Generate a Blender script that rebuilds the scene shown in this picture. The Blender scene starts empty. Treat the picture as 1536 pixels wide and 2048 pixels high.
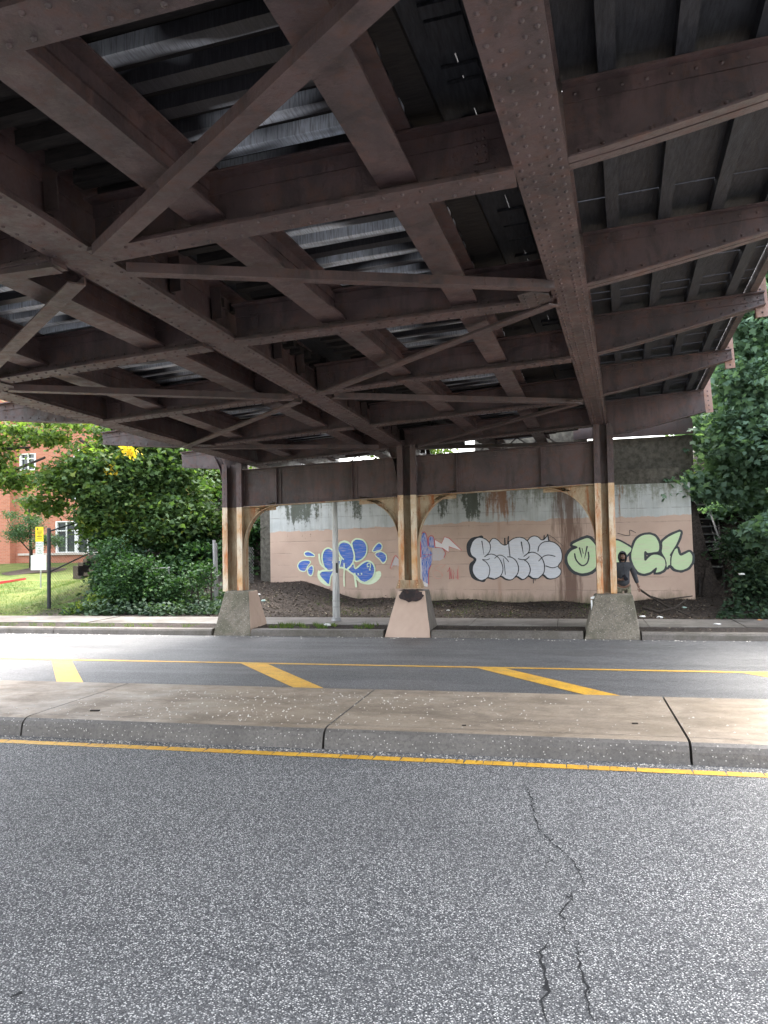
import bpy, bmesh, math, random
import numpy as np
from mathutils import Vector, Matrix
random.seed(7); rng = np.random.default_rng(7)
C = bpy.context.scene.collection
K = 1.12                     # metres per survey unit
CH = 1.9                     # camera height in survey units
# ------------------------------------------------------------------ camera
YAW, PITCH, ROLL, F = .225, .036, .017, 1600.0
fw = Vector((-math.sin(YAW)*math.cos(PITCH), math.cos(YAW)*math.cos(PITCH), math.sin(PITCH)))
r0 = Vector((math.cos(YAW), math.sin(YAW), 0)); u0 = r0.cross(fw)
RT = r0*math.cos(ROLL)-u0*math.sin(ROLL); UP = r0*math.sin(ROLL)+u0*math.cos(ROLL)
cd = bpy.data.cameras.new('camera'); cam = bpy.data.objects.new('camera', cd); C.objects.link(cam)
bpy.context.scene.camera = cam
cam.matrix_world = Matrix((( RT.x, UP.x, -fw.x, 0), (RT.y, UP.y, -fw.y, 0), (RT.z, UP.z, -fw.z, CH*K), (0, 0, 0, 1)))
cd.sensor_fit = 'VERTICAL'; cd.sensor_height = 24; cd.lens = 24*F/2048; cd.clip_end = 2000; cd.clip_start = .05
# ------------------------------------------------------------------ world, sun, exposure
SUN_EL, SUN_AZ = math.radians(63), math.radians(8)      # azimuth from +Y towards +X (ahead and to the right)
wd = bpy.data.worlds.new('World'); bpy.context.scene.world = wd; wd.use_nodes = True
nt = wd.node_tree; nt.nodes.clear()
sky = nt.nodes.new('ShaderNodeTexSky'); sky.sky_type = 'NISHITA'; sky.sun_disc = False
sky.sun_elevation = SUN_EL; sky.sun_rotation = SUN_AZ; sky.dust_density = 4; sky.air_density = 1.2
hs = nt.nodes.new('ShaderNodeHueSaturation'); hs.inputs['Saturation'].default_value = .32; hs.inputs['Value'].default_value = 1.0
bg = nt.nodes.new('ShaderNodeBackground'); bg.inputs['Strength'].default_value = .15
ow = nt.nodes.new('ShaderNodeOutputWorld')
nt.links.new(sky.outputs[0], hs.inputs['Color']); nt.links.new(hs.outputs[0], bg.inputs['Color']); nt.links.new(bg.outputs[0], ow.inputs[0])
sl = bpy.data.lights.new('sun', 'SUN'); sl.energy = .85; sl.angle = math.radians(20); sl.color = (1, .95, .88)
so = bpy.data.objects.new('sun', sl); C.objects.link(so)
sd = Vector((math.sin(SUN_AZ)*math.cos(SUN_EL), math.cos(SUN_AZ)*math.cos(SUN_EL), math.sin(SUN_EL)))
so.rotation_euler = sd.to_track_quat('Z', 'Y').to_euler(); so.location = (0, 0, 60)
vs = bpy.context.scene.view_settings
vs.view_transform = 'Standard'; vs.look = 'None'; vs.gamma = 1; vs.use_curve_mapping = False; vs.exposure = 3.12
bpy.context.scene.cycles.max_bounces = 8
bpy.context.scene.cycles.diffuse_bounces = 5
bpy.context.scene.cycles.transparent_max_bounces = 12
# ------------------------------------------------------------------ survey helpers: where a sighted point lies in the place
def ray(x, y): return fw+RT*((x-768)/F)-UP*((y-1024)/F)
CAM = Vector((0, 0, CH))
def on_y(x, y, Y):
    d = ray(x, y); return CAM+d*(Y/d.y)
def on_z(x, y, z):
    d = ray(x, y); return CAM+d*((z-CH)/d.z)
def on_plane(x, y, p0, n):
    d = ray(x, y); return CAM+d*((p0-CAM).dot(n)/d.dot(n))
BU = ray(1250, 1072).normalized(); BV = (-ray(-5450, 1600)).normalized()
BN = -(BU.cross(BV)); BN.normalize()
if BN.z < 0: BN = -BN
BA = on_y(1195, 845, 15.8)
def W(u, v, w=0): return BA+BU*u+BV*v+BN*w
# ------------------------------------------------------------------ object helpers
ORG = {}
def setp(o, label=None, cat=None, group=None, kind=None):
    if label: o['label'] = label
    if cat: o['category'] = cat
    if group: o['group'] = group
    if kind: o['kind'] = kind
    return o
def thing(name, loc, label=None, cat=None, group=None, kind=None):
    o = bpy.data.objects.new(name, None); C.objects.link(o); o.empty_display_size = .2
    o.location = Vector(loc)*K; ORG[o] = Vector(loc); return setp(o, label, cat, group, kind)
def link_mesh(name, me, mats, parent, loc, smooth):
    o = bpy.data.objects.new(name, me); C.objects.link(o)
    for m in (mats if isinstance(mats, (list, tuple)) else [mats]): me.materials.append(m)
    if parent is not None: o.parent = parent; ORG[o] = ORG[parent]
    else: o.location = Vector(loc)*K; ORG[o] = Vector(loc)
    if smooth: me.polygons.foreach_set('use_smooth', [True]*len(me.polygons))
    return o
class MB:
    def __init__(s): s.v = []; s.f = []; s.m = []
    def add(s, vs, fs, mi=0):
        b = len(s.v); s.v += [tuple(p) for p in vs]; s.f += [tuple(i+b for i in f) for f in fs]; s.m += [mi]*len(fs)
    def hexa(s, a, b, mi=0):     # a, b: matching 4-corner rings
        s.add(list(a)+list(b), [(3,2,1,0),(4,5,6,7),(0,1,5,4),(1,2,6,5),(2,3,7,6),(3,0,4,7)], mi)
    def box(s, c, d, mi=0, rz=0):
        c = Vector(c); h = [x/2 for x in d]; R = Matrix.Rotation(rz, 3, 'Z')
        q = [c+R@Vector((x*h[0], y*h[1], z*h[2])) for z in (-1, 1) for x, y in ((-1,-1),(1,-1),(1,1),(-1,1))]
        s.hexa(q[:4], q[4:], mi)
    def beam(s, p0, p1, a, b, mi=0):   # cross-section spanned by vectors a, b (full widths) centred on the line
        p0, p1 = Vector(p0), Vector(p1)
        r = [-a/2-b/2, a/2-b/2, a/2+b/2, -a/2+b/2]
        s.hexa([p0+x for x in r], [p1+x for x in r], mi)
    def tube(s, pts, rs, n=6, mi=0, cap=True):
        pts = [Vector(p) for p in pts]
        if not isinstance(rs, (list, tuple)): rs = [rs]*len(pts)
        rings = []
        for i, p in enumerate(pts):
            t = (pts[min(i+1, len(pts)-1)]-pts[max(i-1, 0)]).normalized()
            a = t.orthogonal().normalized() if i == 0 else (a-t*a.dot(t)).normalized()
            b = t.cross(a)
            rings += [p+(a*math.cos(k*2*math.pi/n)+b*math.sin(k*2*math.pi/n))*rs[i] for k in range(n)]
        fs = [(i*n+k, i*n+(k+1) % n, (i+1)*n+(k+1) % n, (i+1)*n+k) for i in range(len(pts)-1) for k in range(n)]
        if cap: fs += [tuple(range(n))[::-1], tuple((len(pts)-1)*n+k for k in range(n))]
        s.add(rings, fs, mi)
    def prism(s, poly, d, mi=0):       # poly: list of points, d: thickness vector
        n = len(poly); d = Vector(d)
        s.add([Vector(p) for p in poly]+[Vector(p)+d for p in poly],
              [tuple(range(n))[::-1], tuple(range(n, 2*n))]+[(i, (i+1) % n, n+(i+1) % n, n+i) for i in range(n)], mi)
    def dome(s, c, nrm, r, h=None, n=6, mi=0):
        c, nrm = Vector(c), Vector(nrm).normalized(); h = h or r*.75; a = nrm.orthogonal().normalized(); b = nrm.cross(a)
        vs = [c+(a*math.cos(k*2*math.pi/n)+b*math.sin(k*2*math.pi/n))*r*q+nrm*h*e for q, e in ((1, 0), (.72, .7)) for k in range(n)]+[c+nrm*h]
        s.add(vs, [(k, (k+1) % n, n+(k+1) % n, n+k) for k in range(n)]+[(n+k, n+(k+1) % n, 2*n) for k in range(n)], mi)
    def build(s, name, mats, parent=None, loc=None, smooth=False, label=None, cat=None, group=None, kind=None, bevel=0):
        if parent is not None: o0 = ORG[parent]
        else:
            if loc is None:
                a = np.array(s.v); loc = ((a[:,0].min()+a[:,0].max())/2, (a[:,1].min()+a[:,1].max())/2, a[:,2].min())
            o0 = Vector(loc)
        me = bpy.data.meshes.new(name)
        me.from_pydata([tuple((Vector(p)-o0)*K) for p in s.v], [], s.f); me.update()
        bm = bmesh.new(); bm.from_mesh(me); bmesh.ops.recalc_face_normals(bm, faces=bm.faces[:])
        bm.to_mesh(me); bm.free()
        me.polygons.foreach_set('material_index', s.m)
        o = link_mesh(name, me, mats, parent, o0, smooth)
        if bevel:
            b = o.modifiers.new('bevel', 'BEVEL'); b.width = bevel*K; b.segments = 2; b.limit_method = 'ANGLE'
        return setp(o, label, cat, group, kind)
# ------------------------------------------------------------------ materials
MATS = {}
def mat(name): 
    m = bpy.data.materials.new(name); m.use_nodes = True; t = m.node_tree
    b = t.nodes['Principled BSDF']; MATS[name] = m
    return m, t, b
def N(t, typ, **kw):
    n = t.nodes.new(typ)
    for k, v in kw.items():
        if k in n.inputs: n.inputs[k].default_value = v
        else: setattr(n, k, v)
    return n
def coords(t, scale=(1,1,1), kind='geo'):
    if kind == 'geo': s = t.nodes.new('ShaderNodeNewGeometry').outputs['Position']
    else: s = t.nodes.new('ShaderNodeTexCoord').outputs['Object']
    mp = t.nodes.new('ShaderNodeMapping'); mp.inputs['Scale'].default_value = scale
    t.links.new(s, mp.inputs['Vector']); return mp.outputs[0]
def noise(t, vec, scale, detail=5, rough=.6, dist=0):
    n = N(t, 'ShaderNodeTexNoise', Scale=scale, Detail=detail, Roughness=rough, Distortion=dist); t.links.new(vec, n.inputs['Vector']); return n.outputs['Fac']
def ramp(t, fac, stops, interp='LINEAR'):
    r = t.nodes.new('ShaderNodeValToRGB'); r.color_ramp.interpolation = interp
    while len(r.color_ramp.elements) < len(stops): r.color_ramp.elements.new(.5)
    for e, (p, c) in zip(r.color_ramp.elements, stops):
        e.position = p; e.color = (c, c, c, 1) if isinstance(c, (int, float)) else (*c, 1)
    t.links.new(fac, r.inputs['Fac']); return r.outputs['Color']
def mix(t, fac, a, b, mode='MIX'):
    m = t.nodes.new('ShaderNodeMix'); m.data_type = 'RGBA'; m.blend_type = mode
    for s, x in ((m.inputs[0], fac), (m.inputs[6], a), (m.inputs[7], b)):
        if hasattr(x, 'links'): t.links.new(x, s)
        elif isinstance(x, (int, float)): s.default_value = x if s is m.inputs[0] or s.type == 'VALUE' else (x, x, x, 1)
        else: s.default_value = (*x, 1)
    return m.outputs[2]
def mth(t, op, a, b=0, c=0, clamp=False):
    m = t.nodes.new('ShaderNodeMath'); m.operation = op; m.use_clamp = clamp
    for s, x in zip(m.inputs, (a, b, c)):
        if isinstance(x, (int, float)): s.default_value = x
        else: t.links.new(x, s)
    return m.outputs[0]
def bump(t, b, h, strength=.3, dist=.01):
    n = N(t, 'ShaderNodeBump', Strength=strength, Distance=dist); t.links.new(h, n.inputs['Height']); t.links.new(n.outputs[0], b.inputs['Normal']); return n
def setc(t, b, col, rough=None, metal=None, spec=None):
    if hasattr(col, 'links'): t.links.new(col, b.inputs['Base Color'])
    else: b.inputs['Base Color'].default_value = (*col, 1)
    if rough is not None:
        if hasattr(rough, 'links'): t.links.new(rough, b.inputs['Roughness'])
        else: b.inputs['Roughness'].default_value = rough
    if metal is not None: b.inputs['Metallic'].default_value = metal
    if spec is not None: b.inputs['Specular IOR Level'].default_value = spec
def N_sep(t, col):
    s = t.nodes.new('ShaderNodeSeparateColor'); t.links.new(col, s.inputs[0]); return s.outputs[0]
def steel(name, base, dark, rust, rough=.45, amount=.5, streak=False):
    m, t, b = mat(name); g = coords(t); gs = coords(t, (1, 1, .12) if streak else (1, 1, 1))
    n1 = noise(t, g, 1.3, 6, .65); n2 = noise(t, gs, 7, 8, .7); n3 = noise(t, g, 28, 6, .75)
    n4 = noise(t, coords(t, (1, 1, .25)), 3.4, 9, .72, .6)
    c = mix(t, ramp(t, n1, [(.32, 0), (.62, 1)]), dark, base)
    c = mix(t, ramp(t, n4, [(.48, 0), (.60, .65)]), c, tuple(x*.62 for x in dark))
    c = mix(t, ramp(t, n2, [(.5, 0), (.66, amount)]), c, rust)
    c = mix(t, ramp(t, n3, [(.60, 0), (.70, .6)]), c, tuple(x*.35 for x in dark))
    c = mix(t, ramp(t, noise(t, coords(t, (3, 1, 1)), 16, 5, .8, 1.5), [(.70, 0), (.74, .35)]), c, tuple(min(1, x*2.2) for x in base))
    pl_ = N_sep(t, ramp(t, noise(t, coords(t, (1, 1, .5)), 4.6, 10, .8, .8), [(.585, 0), (.60, 1)]))
    c = mix(t, mth(t, 'MULTIPLY', pl_, .55), c, tuple(x*.55 for x in rust))
    pale = N_sep(t, ramp(t, noise(t, coords(t, (5, 5, .35)), 5, 8, .75, .3), [(.68, 0), (.73, .28)]))
    c = mix(t, pale, c, (.30, .26, .24))
    setc(t, b, c, ramp(t, n2, [(.3, rough-.12), (.7, rough+.3)]))
    bump(t, b, mth(t, 'ADD', mth(t, 'MULTIPLY', n3, .7), mth(t, 'ADD', mth(t, 'SUBTRACT', n2, mth(t, 'MULTIPLY', pl_, .5)), mth(t, 'MULTIPLY', n4, .6))), .5, .008)
    return m
M_STEEL = steel('brown_painted_steel', (.096, .061, .062), (.046, .033, .036), (.125, .058, .043))
M_STEEL2 = steel('darker_brown_steel', (.070, .047, .046), (.036, .027, .028), (.10, .05, .036), .5)  # darker tone of the brown steel
M_RUST = steel('rust_stained_cream_paint', (.44, .36, .25), (.32, .20, .10), (.33, .10, .025), .6, 1.0, True)
M_STRIP = steel('streaked_orange_white_paint', (.66, .58, .46), (.58, .31, .12), (.48, .14, .03), .55, 1.0, True)
M_DARKHOLE = steel('dark_hole_plate', (.05, .035, .035), (.02, .017, .018), (.12, .06, .05), .9)

def simple(name, c1, c2, sc=4, rough=.8, bs=.3, bd=.01, detail=8, aniso=(1, 1, 1), spec=.3, lo=.35, hi=.65, metal=0):
    m, t, b = mat(name); g = coords(t, aniso); n = noise(t, g, sc, detail, .65)
    setc(t, b, mix(t, ramp(t, n, [(lo, 0), (hi, 1)]), c1, c2), rough, metal, spec); bump(t, b, n, bs, bd); return m
M_TIE = simple('creosoted_timber', (.010, .009, .010), (.026, .022, .021), 6, .75, .5, .01, 8, (1, 6, 6))
M_PLANK_DARK = simple('dark_deck_timber', (.014, .015, .019), (.034, .035, .042), 5, .7, .5, .01, 8, (8, 1, 8))  # faint blue cast of the glare is put into the timber colour
def lit_sleeper():  # near-white patches are light painted into the sleeper colour
    m, t, b = mat('grey_sleeper_timber_painted_light'); g = coords(t, (.75, 3.4, 1)); n = noise(t, g, 1.15, 2, .5); f = noise(t, coords(t, (34, 2, 2)), 3, 4, .7)
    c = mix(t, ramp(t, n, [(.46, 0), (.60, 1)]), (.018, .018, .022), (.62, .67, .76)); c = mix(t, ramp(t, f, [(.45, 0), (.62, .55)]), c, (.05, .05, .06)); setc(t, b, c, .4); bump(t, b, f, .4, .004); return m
M_SLEEPER_LIT = lit_sleeper()
M_TIMBER = simple('pale_weathered_timber', (.22, .21, .20), (.42, .41, .39), 5, .8, .4, .01, 8, (.6, 8, 8))

def concrete(name, c1, c2, cdark, speck=True, rough=.85, moss=None):
    m, t, b = mat(name); g = coords(t)
    n1 = noise(t, g, 2.2, 7, .65); n2 = noise(t, g, 30, 5, .7)
    c = mix(t, ramp(t, n1, [(.3, 0), (.7, 1)]), c1, c2)
    c = mix(t, ramp(t, n2, [(.35, .6), (.55, 0)]), c, cdark)
    if moss: c = mix(t, ramp(t, noise(t, g, 1.7, 6, .7), [(.45, 0), (.62, .8)]), c, moss)
    if speck:
        v = N(t, 'ShaderNodeTexVoronoi', Scale=34); t.links.new(g, v.inputs['Vector'])
        k = mth(t, 'MULTIPLY', ramp(t, v.outputs['Distance'], [(.12, 1), (.26, 0)]), ramp(t, N_sep(t, v.outputs['Color']), [(.55, 0), (.6, 1)]))
        c = mix(t, k, c, (.5, .47, .43))
    setc(t, b, c, rough, spec=.35); bump(t, b, mth(t, 'ADD', n2, n1), .4, .008); return m
def N_sep(t, col):
    s = t.nodes.new('ShaderNodeSeparateColor'); t.links.new(col, s.inputs[0]); return s.outputs[0]
M_PED = concrete('mossy_exposed_aggregate_concrete', (.15, .13, .105), (.24, .21, .165), (.06, .054, .045), True, .85, (.085, .082, .055))
def banded(name, c1, c2, cd_, rough=.5):
    m, t, b = mat(name); g = coords(t); n = noise(t, coords(t, (.7, 1.5, 1)), 1.5, 7, .66, .8); n2 = noise(t, g, 26, 6, .75); n3 = noise(t, g, 1.1, 7, .7)
    c = mix(t, ramp(t, n, [(.36, 0), (.62, 1)]), c1, c2); c = mix(t, ramp(t, n3, [(.52, 0), (.66, .6)]), c, cd_); c = mix(t, ramp(t, n2, [(.34, .55), (.5, 0)]), c, cd_); c = mix(t, ramp(t, n2, [(.66, 0), (.72, .5)]), c, (.45, .40, .34))
    setc(t, b, c, ramp(t, n3, [(.4, rough-.1), (.6, rough+.25)]), spec=.35); bump(t, b, mth(t, 'ADD', n2, n3), .4, .006); return m
def painted(name, c1, c2, chip, sc=9, rough=.75):
    m, t, b = mat(name); g = coords(t); n = noise(t, g, 1.5, 6, .6); n2 = noise(t, g, sc, 9, .75)
    c = mix(t, ramp(t, n, [(.3, 0), (.7, 1)]), c1, c2); c = mix(t, ramp(t, n2, [(.66, 0), (.69, .8)]), c, chip)
    setc(t, b, c, rough); bump(t, b, n2, .3, .006); return m
M_PINK = painted('pink_masonry_paint', (.46, .33, .26), (.54, .40, .32), (.16, .13, .11))
M_SLABTOP = banded('tan_damp_concrete', (.20, .158, .115), (.33, .265, .20), (.135, .105, .078))
M_KERBFACE = concrete('grey_kerb_concrete', (.11, .10, .092), (.165, .15, .137), (.06, .055, .05), True, .6)
M_KERB = concrete('worn_kerb_concrete', (.105, .092, .082), (.17, .150, .132), (.05, .044, .038), False, .6, (.075, .066, .05))
M_WALK = concrete('stained_paving_concrete', (.12, .11, .10), (.20, .185, .17), (.07, .062, .055), False, .5, (.06, .052, .045))

# asphalt: near carriageway coarse aggregate, far carriageway smoother and wetter
def asphalt():
    m, t, b = mat('asphalt_with_exposed_aggregate'); pos = t.nodes.new('ShaderNodeNewGeometry').outputs['Position']
    sp = t.nodes.new('ShaderNodeSeparateXYZ'); t.links.new(pos, sp.inputs[0]); Y = sp.outputs['Y']
    g = coords(t); rt = t.nodes.new('ShaderNodeMapping'); rt.inputs['Rotation'].default_value = (.62, .41, .83); t.links.new(g, rt.inputs['Vector']); g3 = rt.outputs[0]
    wob = N(t, 'ShaderNodeTexNoise', Scale=60, Detail=2); t.links.new(g, wob.inputs['Vector'])
    gv = t.nodes.new('ShaderNodeVectorMath'); gv.operation = 'MULTIPLY_ADD'; t.links.new(wob.outputs['Color'], gv.inputs[0]); gv.inputs[1].default_value = (.010,)*3; t.links.new(g3, gv.inputs[2])
    v = N(t, 'ShaderNodeTexVoronoi', Scale=98, Randomness=1.0); t.links.new(gv.outputs[0], v.inputs['Vector'])
    v2 = N(t, 'ShaderNodeTexVoronoi', Scale=190, Randomness=1.0); t.links.new(gv.outputs[0], v2.inputs['Vector'])
    s1 = t.nodes.new('ShaderNodeSeparateColor'); t.links.new(v.outputs['Color'], s1.inputs[0])
    s2 = N_sep(t, v2.outputs['Color'])
    stone = ramp(t, s1.outputs[0], [(0, (.024, .024, .026)), (.24, (.05, .05, .052)), (.40, (.15, .148, .146)), (.64, (.36, .355, .345)), (1, (.80, .78, .75))])
    fine = ramp(t, s2, [(0, .03), (.55, .10), (1, .36)])
    body = ramp(t, v.outputs['Distance'], [(.34, 1), (.55, 0)])
    col = mix(t, body, mix(t, .5, fine, (.035, .036, .042)), stone)
    big = noise(t, g, .55, 4, .6); tint = noise(t, g, 2.4, 6, .6)
    col = mix(t, ramp(t, big, [(.34, .30), (.58, 0)]), col, (.06, .06, .062)); col = mix(t, ramp(t, noise(t, coords(t, (.25, 2.2, 1)), .9, 5, .65), [(.50, 0), (.68, .10)]), col, (.22, .215, .21)); col = mix(t, ramp(t, noise(t, g, 1.9, 6, .75), [(.66, 0), (.72, .45)]), col, (.045, .044, .045))
    # far carriageway
    gx = coords(t, (.18, 1.4, 1)); lane = noise(t, gx, 1.2, 6, .6)
    farc = mix(t, ramp(t, lane, [(.35, 0), (.65, 1)]), (.060, .059, .060), (.088, .086, .084))
    farc = mix(t, ramp(t, s1.outputs[0], [(.45, 0), (1, .75)]), farc, (.24, .24, .24)); farc = mix(t, ramp(t, s1.outputs[0], [(0, .6), (.4, 0)]), farc, (.035, .035, .037))
    isfar = ramp(t, mth(t, 'MULTIPLY_ADD', Y, .1, -.2), [(.82, 0), (.87, 1)])   # from about 10 m on
    col = mix(t, isfar, col, farc)
    wet = ramp(t, mth(t, 'ADD', mth(t, 'MULTIPLY', lane, .6), mth(t, 'MULTIPLY', big, .4)), [(.42, .48), (.60, .74)])
    rough = mix(t, ramp(t, mth(t, 'MULTIPLY_ADD', Y, .1, -.2), [(1.1, 0), (1.2, 1)]) if False else isfar, .72, wet)
    setc(t, b, col, rough, spec=.3)
    h = mth(t, 'SUBTRACT', 1, v.outputs['Distance']); h = mth(t, 'MULTIPLY', h, mth(t, 'SUBTRACT', 1.15, N_sep(t, isfar)))
    bump(t, b, h, .8, .008)
    return m
M_ASPH = asphalt()
def yellow():
    m, t, b = mat('worn_yellow_road_paint'); g = coords(t); n = noise(t, g, 30, 6, .8); n1 = noise(t, g, 4, 6, .7)
    c = mix(t, ramp(t, n1, [(.35, 0), (.65, 1)]), (.60, .30, .015), (.74, .42, .035)); c = mix(t, ramp(t, n, [(.53, 0), (.66, .85)]), c, (.14, .12, .09)); c = mix(t, ramp(t, noise(t, coords(t, (1, 1, 1)), 2.2, 7, .75), [(.5, 0), (.68, .5)]), c, (.20, .15, .07))
    setc(t, b, c, .55); bump(t, b, n, .4, .004); return m
M_YEL = yellow()
M_CRACK = simple('crack_shadowed_bitumen', (.012, .012, .013), (.025, .025, .026), 30, .95)

# terrain: lawn, leaf litter and bare earth
def terrain_mat():
    m, t, b = mat('earth_lawn_and_leaf_litter'); pos = t.nodes.new('ShaderNodeNewGeometry').outputs['Position']
    sp = t.nodes.new('ShaderNodeSeparateXYZ'); t.links.new(pos, sp.inputs[0]); g = coords(t)
    n1 = noise(t, g, 1.2, 6, .6); n2 = noise(t, g, 14, 8, .75); n3 = noise(t, g, 40, 4, .7)
    lawn = mix(t, ramp(t, n1, [(.35, 0), (.6, 1)]), (.05, .10, .020), (.13, .15, .045))
    lawn = mix(t, ramp(t, n2, [(.45, 0), (.7, .6)]), lawn, (.20, .19, .08))
    dirt = mix(t, ramp(t, n2, [(.4, 0), (.6, 1)]), (.026, .022, .020), (.066, .054, .046))
    dirt = mix(t, ramp(t, n3, [(.62, 0), (.68, .8)]), dirt, (.17, .13, .10))
    # earth right of x = -13.5 m, lawn left of it
    e = mth(t, 'ADD', sp.outputs['X'], mth(t, 'MULTIPLY', n1, 3))
    c = mix(t, ramp(t, mth(t, 'MULTIPLY_ADD', e, .1, 2), [(.60, 0), (.68, 1)]), lawn, dirt)
    c = mix(t, ramp(t, mth(t, 'MULTIPLY_ADD', e, .1, 0), [(.62, 0), (.72, .85)]), c, mix(t, n2, (.03, .05, .022), (.06, .10, .035)))
    setc(t, b, c, .95, spec=.15); bump(t, b, mth(t, 'ADD', n2, n3), .8, .04); return m
M_TERR = terrain_mat()
M_MULCH = simple('dark_mulch', (.03, .022, .018), (.09, .065, .05), 20, .95, .8, .04)

# abutment wall: pink band below, bare concrete above with moss and rust runs
WA = on_y(541, 1175, 20.9); WB = on_y(1392, 1187, 19.6); WA.z = WB.z = 0
WD = (WB-WA).normalized(); WL = (WB-WA).length; WN = Vector((WD.y, -WD.x, 0))       # faces the road
def on_wall(x, y, off=0):
    return on_plane(x, y, WA+WN*off, WN)
def wall_s(x): return (on_wall(x, 1100)-WA).dot(WD)
def wall_mat():
    m, t, b = mat('stained_abutment_concrete'); geo = t.nodes.new('ShaderNodeNewGeometry').outputs['Position']
    # local frame: s along the wall (0..1), z up
    dp = t.nodes.new('ShaderNodeVectorMath'); dp.operation = 'DOT_PRODUCT'; sb = t.nodes.new('ShaderNodeVectorMath'); sb.operation = 'SUBTRACT'
    t.links.new(geo, sb.inputs[0]); sb.inputs[1].default_value = tuple(WA*K); t.links.new(sb.outputs[0], dp.inputs[0]); dp.inputs[1].default_value = tuple(WD/(WL*K))
    s = dp.outputs['Value']; sp = t.nodes.new('ShaderNodeSeparateXYZ'); t.links.new(geo, sp.inputs[0]); z = mth(t, 'MULTIPLY', sp.outputs['Z'], 1/K)
    g = coords(t); gs = coords(t, (1, 1, .09)); ns = noise(t, gs, 9, 7, .7); n1 = noise(t, g, 1.6, 6, .6); n2 = noise(t, g, 11, 8, .75); n4 = noise(t, coords(t, (1, 1, .25)), 3.2, 7, .7)
    def runs(lst):       # lst of (pixel-surveyed station, half width, amount) -> a ramp over s
        st = [(0, 0)]
        for x, hw, a in lst:
            c = wall_s(x)/WL; h = hw/WL; st += [(c-h*1.35, 0), (c-h*.2, a), (c+h*.2, a), (c+h*1.35, 0)]
        return ramp(t, s, st)
    bare = mix(t, ramp(t, n1, [(.3, 0), (.7, 1)]), (.40, .42, .42), (.60, .62, .61))
    bare = mix(t, ramp(t, ns, [(.45, 0), (.7, .55)]), bare, (.26, .25, .22))
    pink = mix(t, ramp(t, n1, [(.3, 0), (.7, 1)]), (.47, .335, .265), (.55, .405, .325))
    vb = N(t, 'ShaderNodeTexVoronoi', Scale=.55); vb.distance = 'CHEBYCHEV'; t.links.new(coords(t, (1, .2, 1.7)), vb.inputs['Vector']); pink = mix(t, mth(t, 'MULTIPLY', N_sep(t, vb.outputs['Color']), .5), pink, (.42, .315, .26)); bare = mix(t, mth(t, 'MULTIPLY', N_sep(t, vb.outputs['Color']), .4), bare, (.36, .36, .34))
    edge = ramp(t, s, [(0, 2.20/4), (.45, 2.30/4), (.46, 2.34/4), (.60, 2.34/4), (1, 2.40/4)])
    e2 = mth(t, 'ADD', mth(t, 'MULTIPLY', N_sep(t, edge), 4.0), mth(t, 'ADD', mth(t, 'MULTIPLY_ADD', n2, .10, -.05), mth(t, 'MULTIPLY_ADD', n1, .22, -.11)))
    ispink = mth(t, 'MULTIPLY', mth(t, 'SUBTRACT', e2, z), 60, 0, True)
    c = mix(t, ispink, bare, pink)
    top = ramp(t, mth(t, 'MULTIPLY', z, .25), [(.45, 0), (.585, .25), (.64, .8), (.72, 1)])
    moss = mth(t, 'MULTIPLY', N_sep(t, runs([(600, .62, 1), (716, .26, .8), (888, .18, .95), (945, .30, 1.1)])), N_sep(t, top))
    moss = ramp(t, mth(t, 'ADD', moss, mth(t, 'ADD', mth(t, 'MULTIPLY_ADD', n2, 1.6, -.85), mth(t, 'MULTIPLY_ADD', ns, 2.2, -1.1))), [(.38, 0), (.66, .93)])
    tm = ramp(t, mth(t, 'ADD', mth(t, 'MULTIPLY', z, .25), mth(t, 'ADD', mth(t, 'MULTIPLY_ADD', n2, .35, -.17), mth(t, 'MULTIPLY_ADD', ns, .4, -.2))), [(.70, 0), (.80, .75)]); c = mix(t, tm, c, (.15, .16, .11))
    c = mix(t, moss, c, mix(t, n2, (.05, .058, .045), (.10, .11, .085)))
    rust = mth(t, 'MULTIPLY', N_sep(t, runs([(1000, .38, .9), (1240, .2, .5)])), N_sep(t, top))
    rust = ramp(t, mth(t, 'ADD', rust, mth(t, 'ADD', mth(t, 'MULTIPLY_ADD', ns, 2.6, -1.3), mth(t, 'MULTIPLY_ADD', n2, .8, -.4))), [(.40, 0), (.80, .85)])
    c = mix(t, rust, c, (.27, .13, .07))
    deep = ramp(t, mth(t, 'ADD', N_sep(t, runs([(1139, .42, .95)])), mth(t, 'MULTIPLY_ADD', ns, 2.2, -1.15)), [(.35, 0), (.85, .85)])
    c = mix(t, deep, c, (.13, .075, .055))
    thin = ramp(t, mth(t, 'ADD', N_sep(t, runs([(998, .10, .6), (868, .3, .35)])), mth(t, 'MULTIPLY_ADD', ns, .9, -.5)), [(.4, 0), (.75, .5)])
    c = mix(t, thin, c, (.34, .17, .10))
    foot = ramp(t, mth(t, 'ADD', z, mth(t, 'MULTIPLY_ADD', n4, 1.0, -.45)), [(.30, .85), (.62, 0)])
    c = mix(t, foot, c, (.13, .12, .075))
    pits = ramp(t, noise(t, g, 17, 5, .8), [(.66, 0), (.70, .8)])
    pm = mth(t, 'MULTIPLY', N_sep(t, pits), N_sep(t, ramp(t, noise(t, g, 1.1, 3, .6), [(.42, 0), (.6, 1)])))
    c = mix(t, pm, c, (.11, .10, .08))
    zz = mth(t, 'FRACT', mth(t, 'ADD', mth(t, 'MULTIPLY', z, 3.1), mth(t, 'MULTIPLY', noise(t, coords(t, (1, 1, .01)), 1.3, 3, .6), .12)))
    ln = N_sep(t, ramp(t, zz, [(0, 1), (.05, 0), (.95, 0), (1, 1)]))
    ln = mth(t, 'MULTIPLY', ln, N_sep(t, ramp(t, noise(t, g, 2.3, 5, .7), [(.42, 0), (.58, 1)])))
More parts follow.
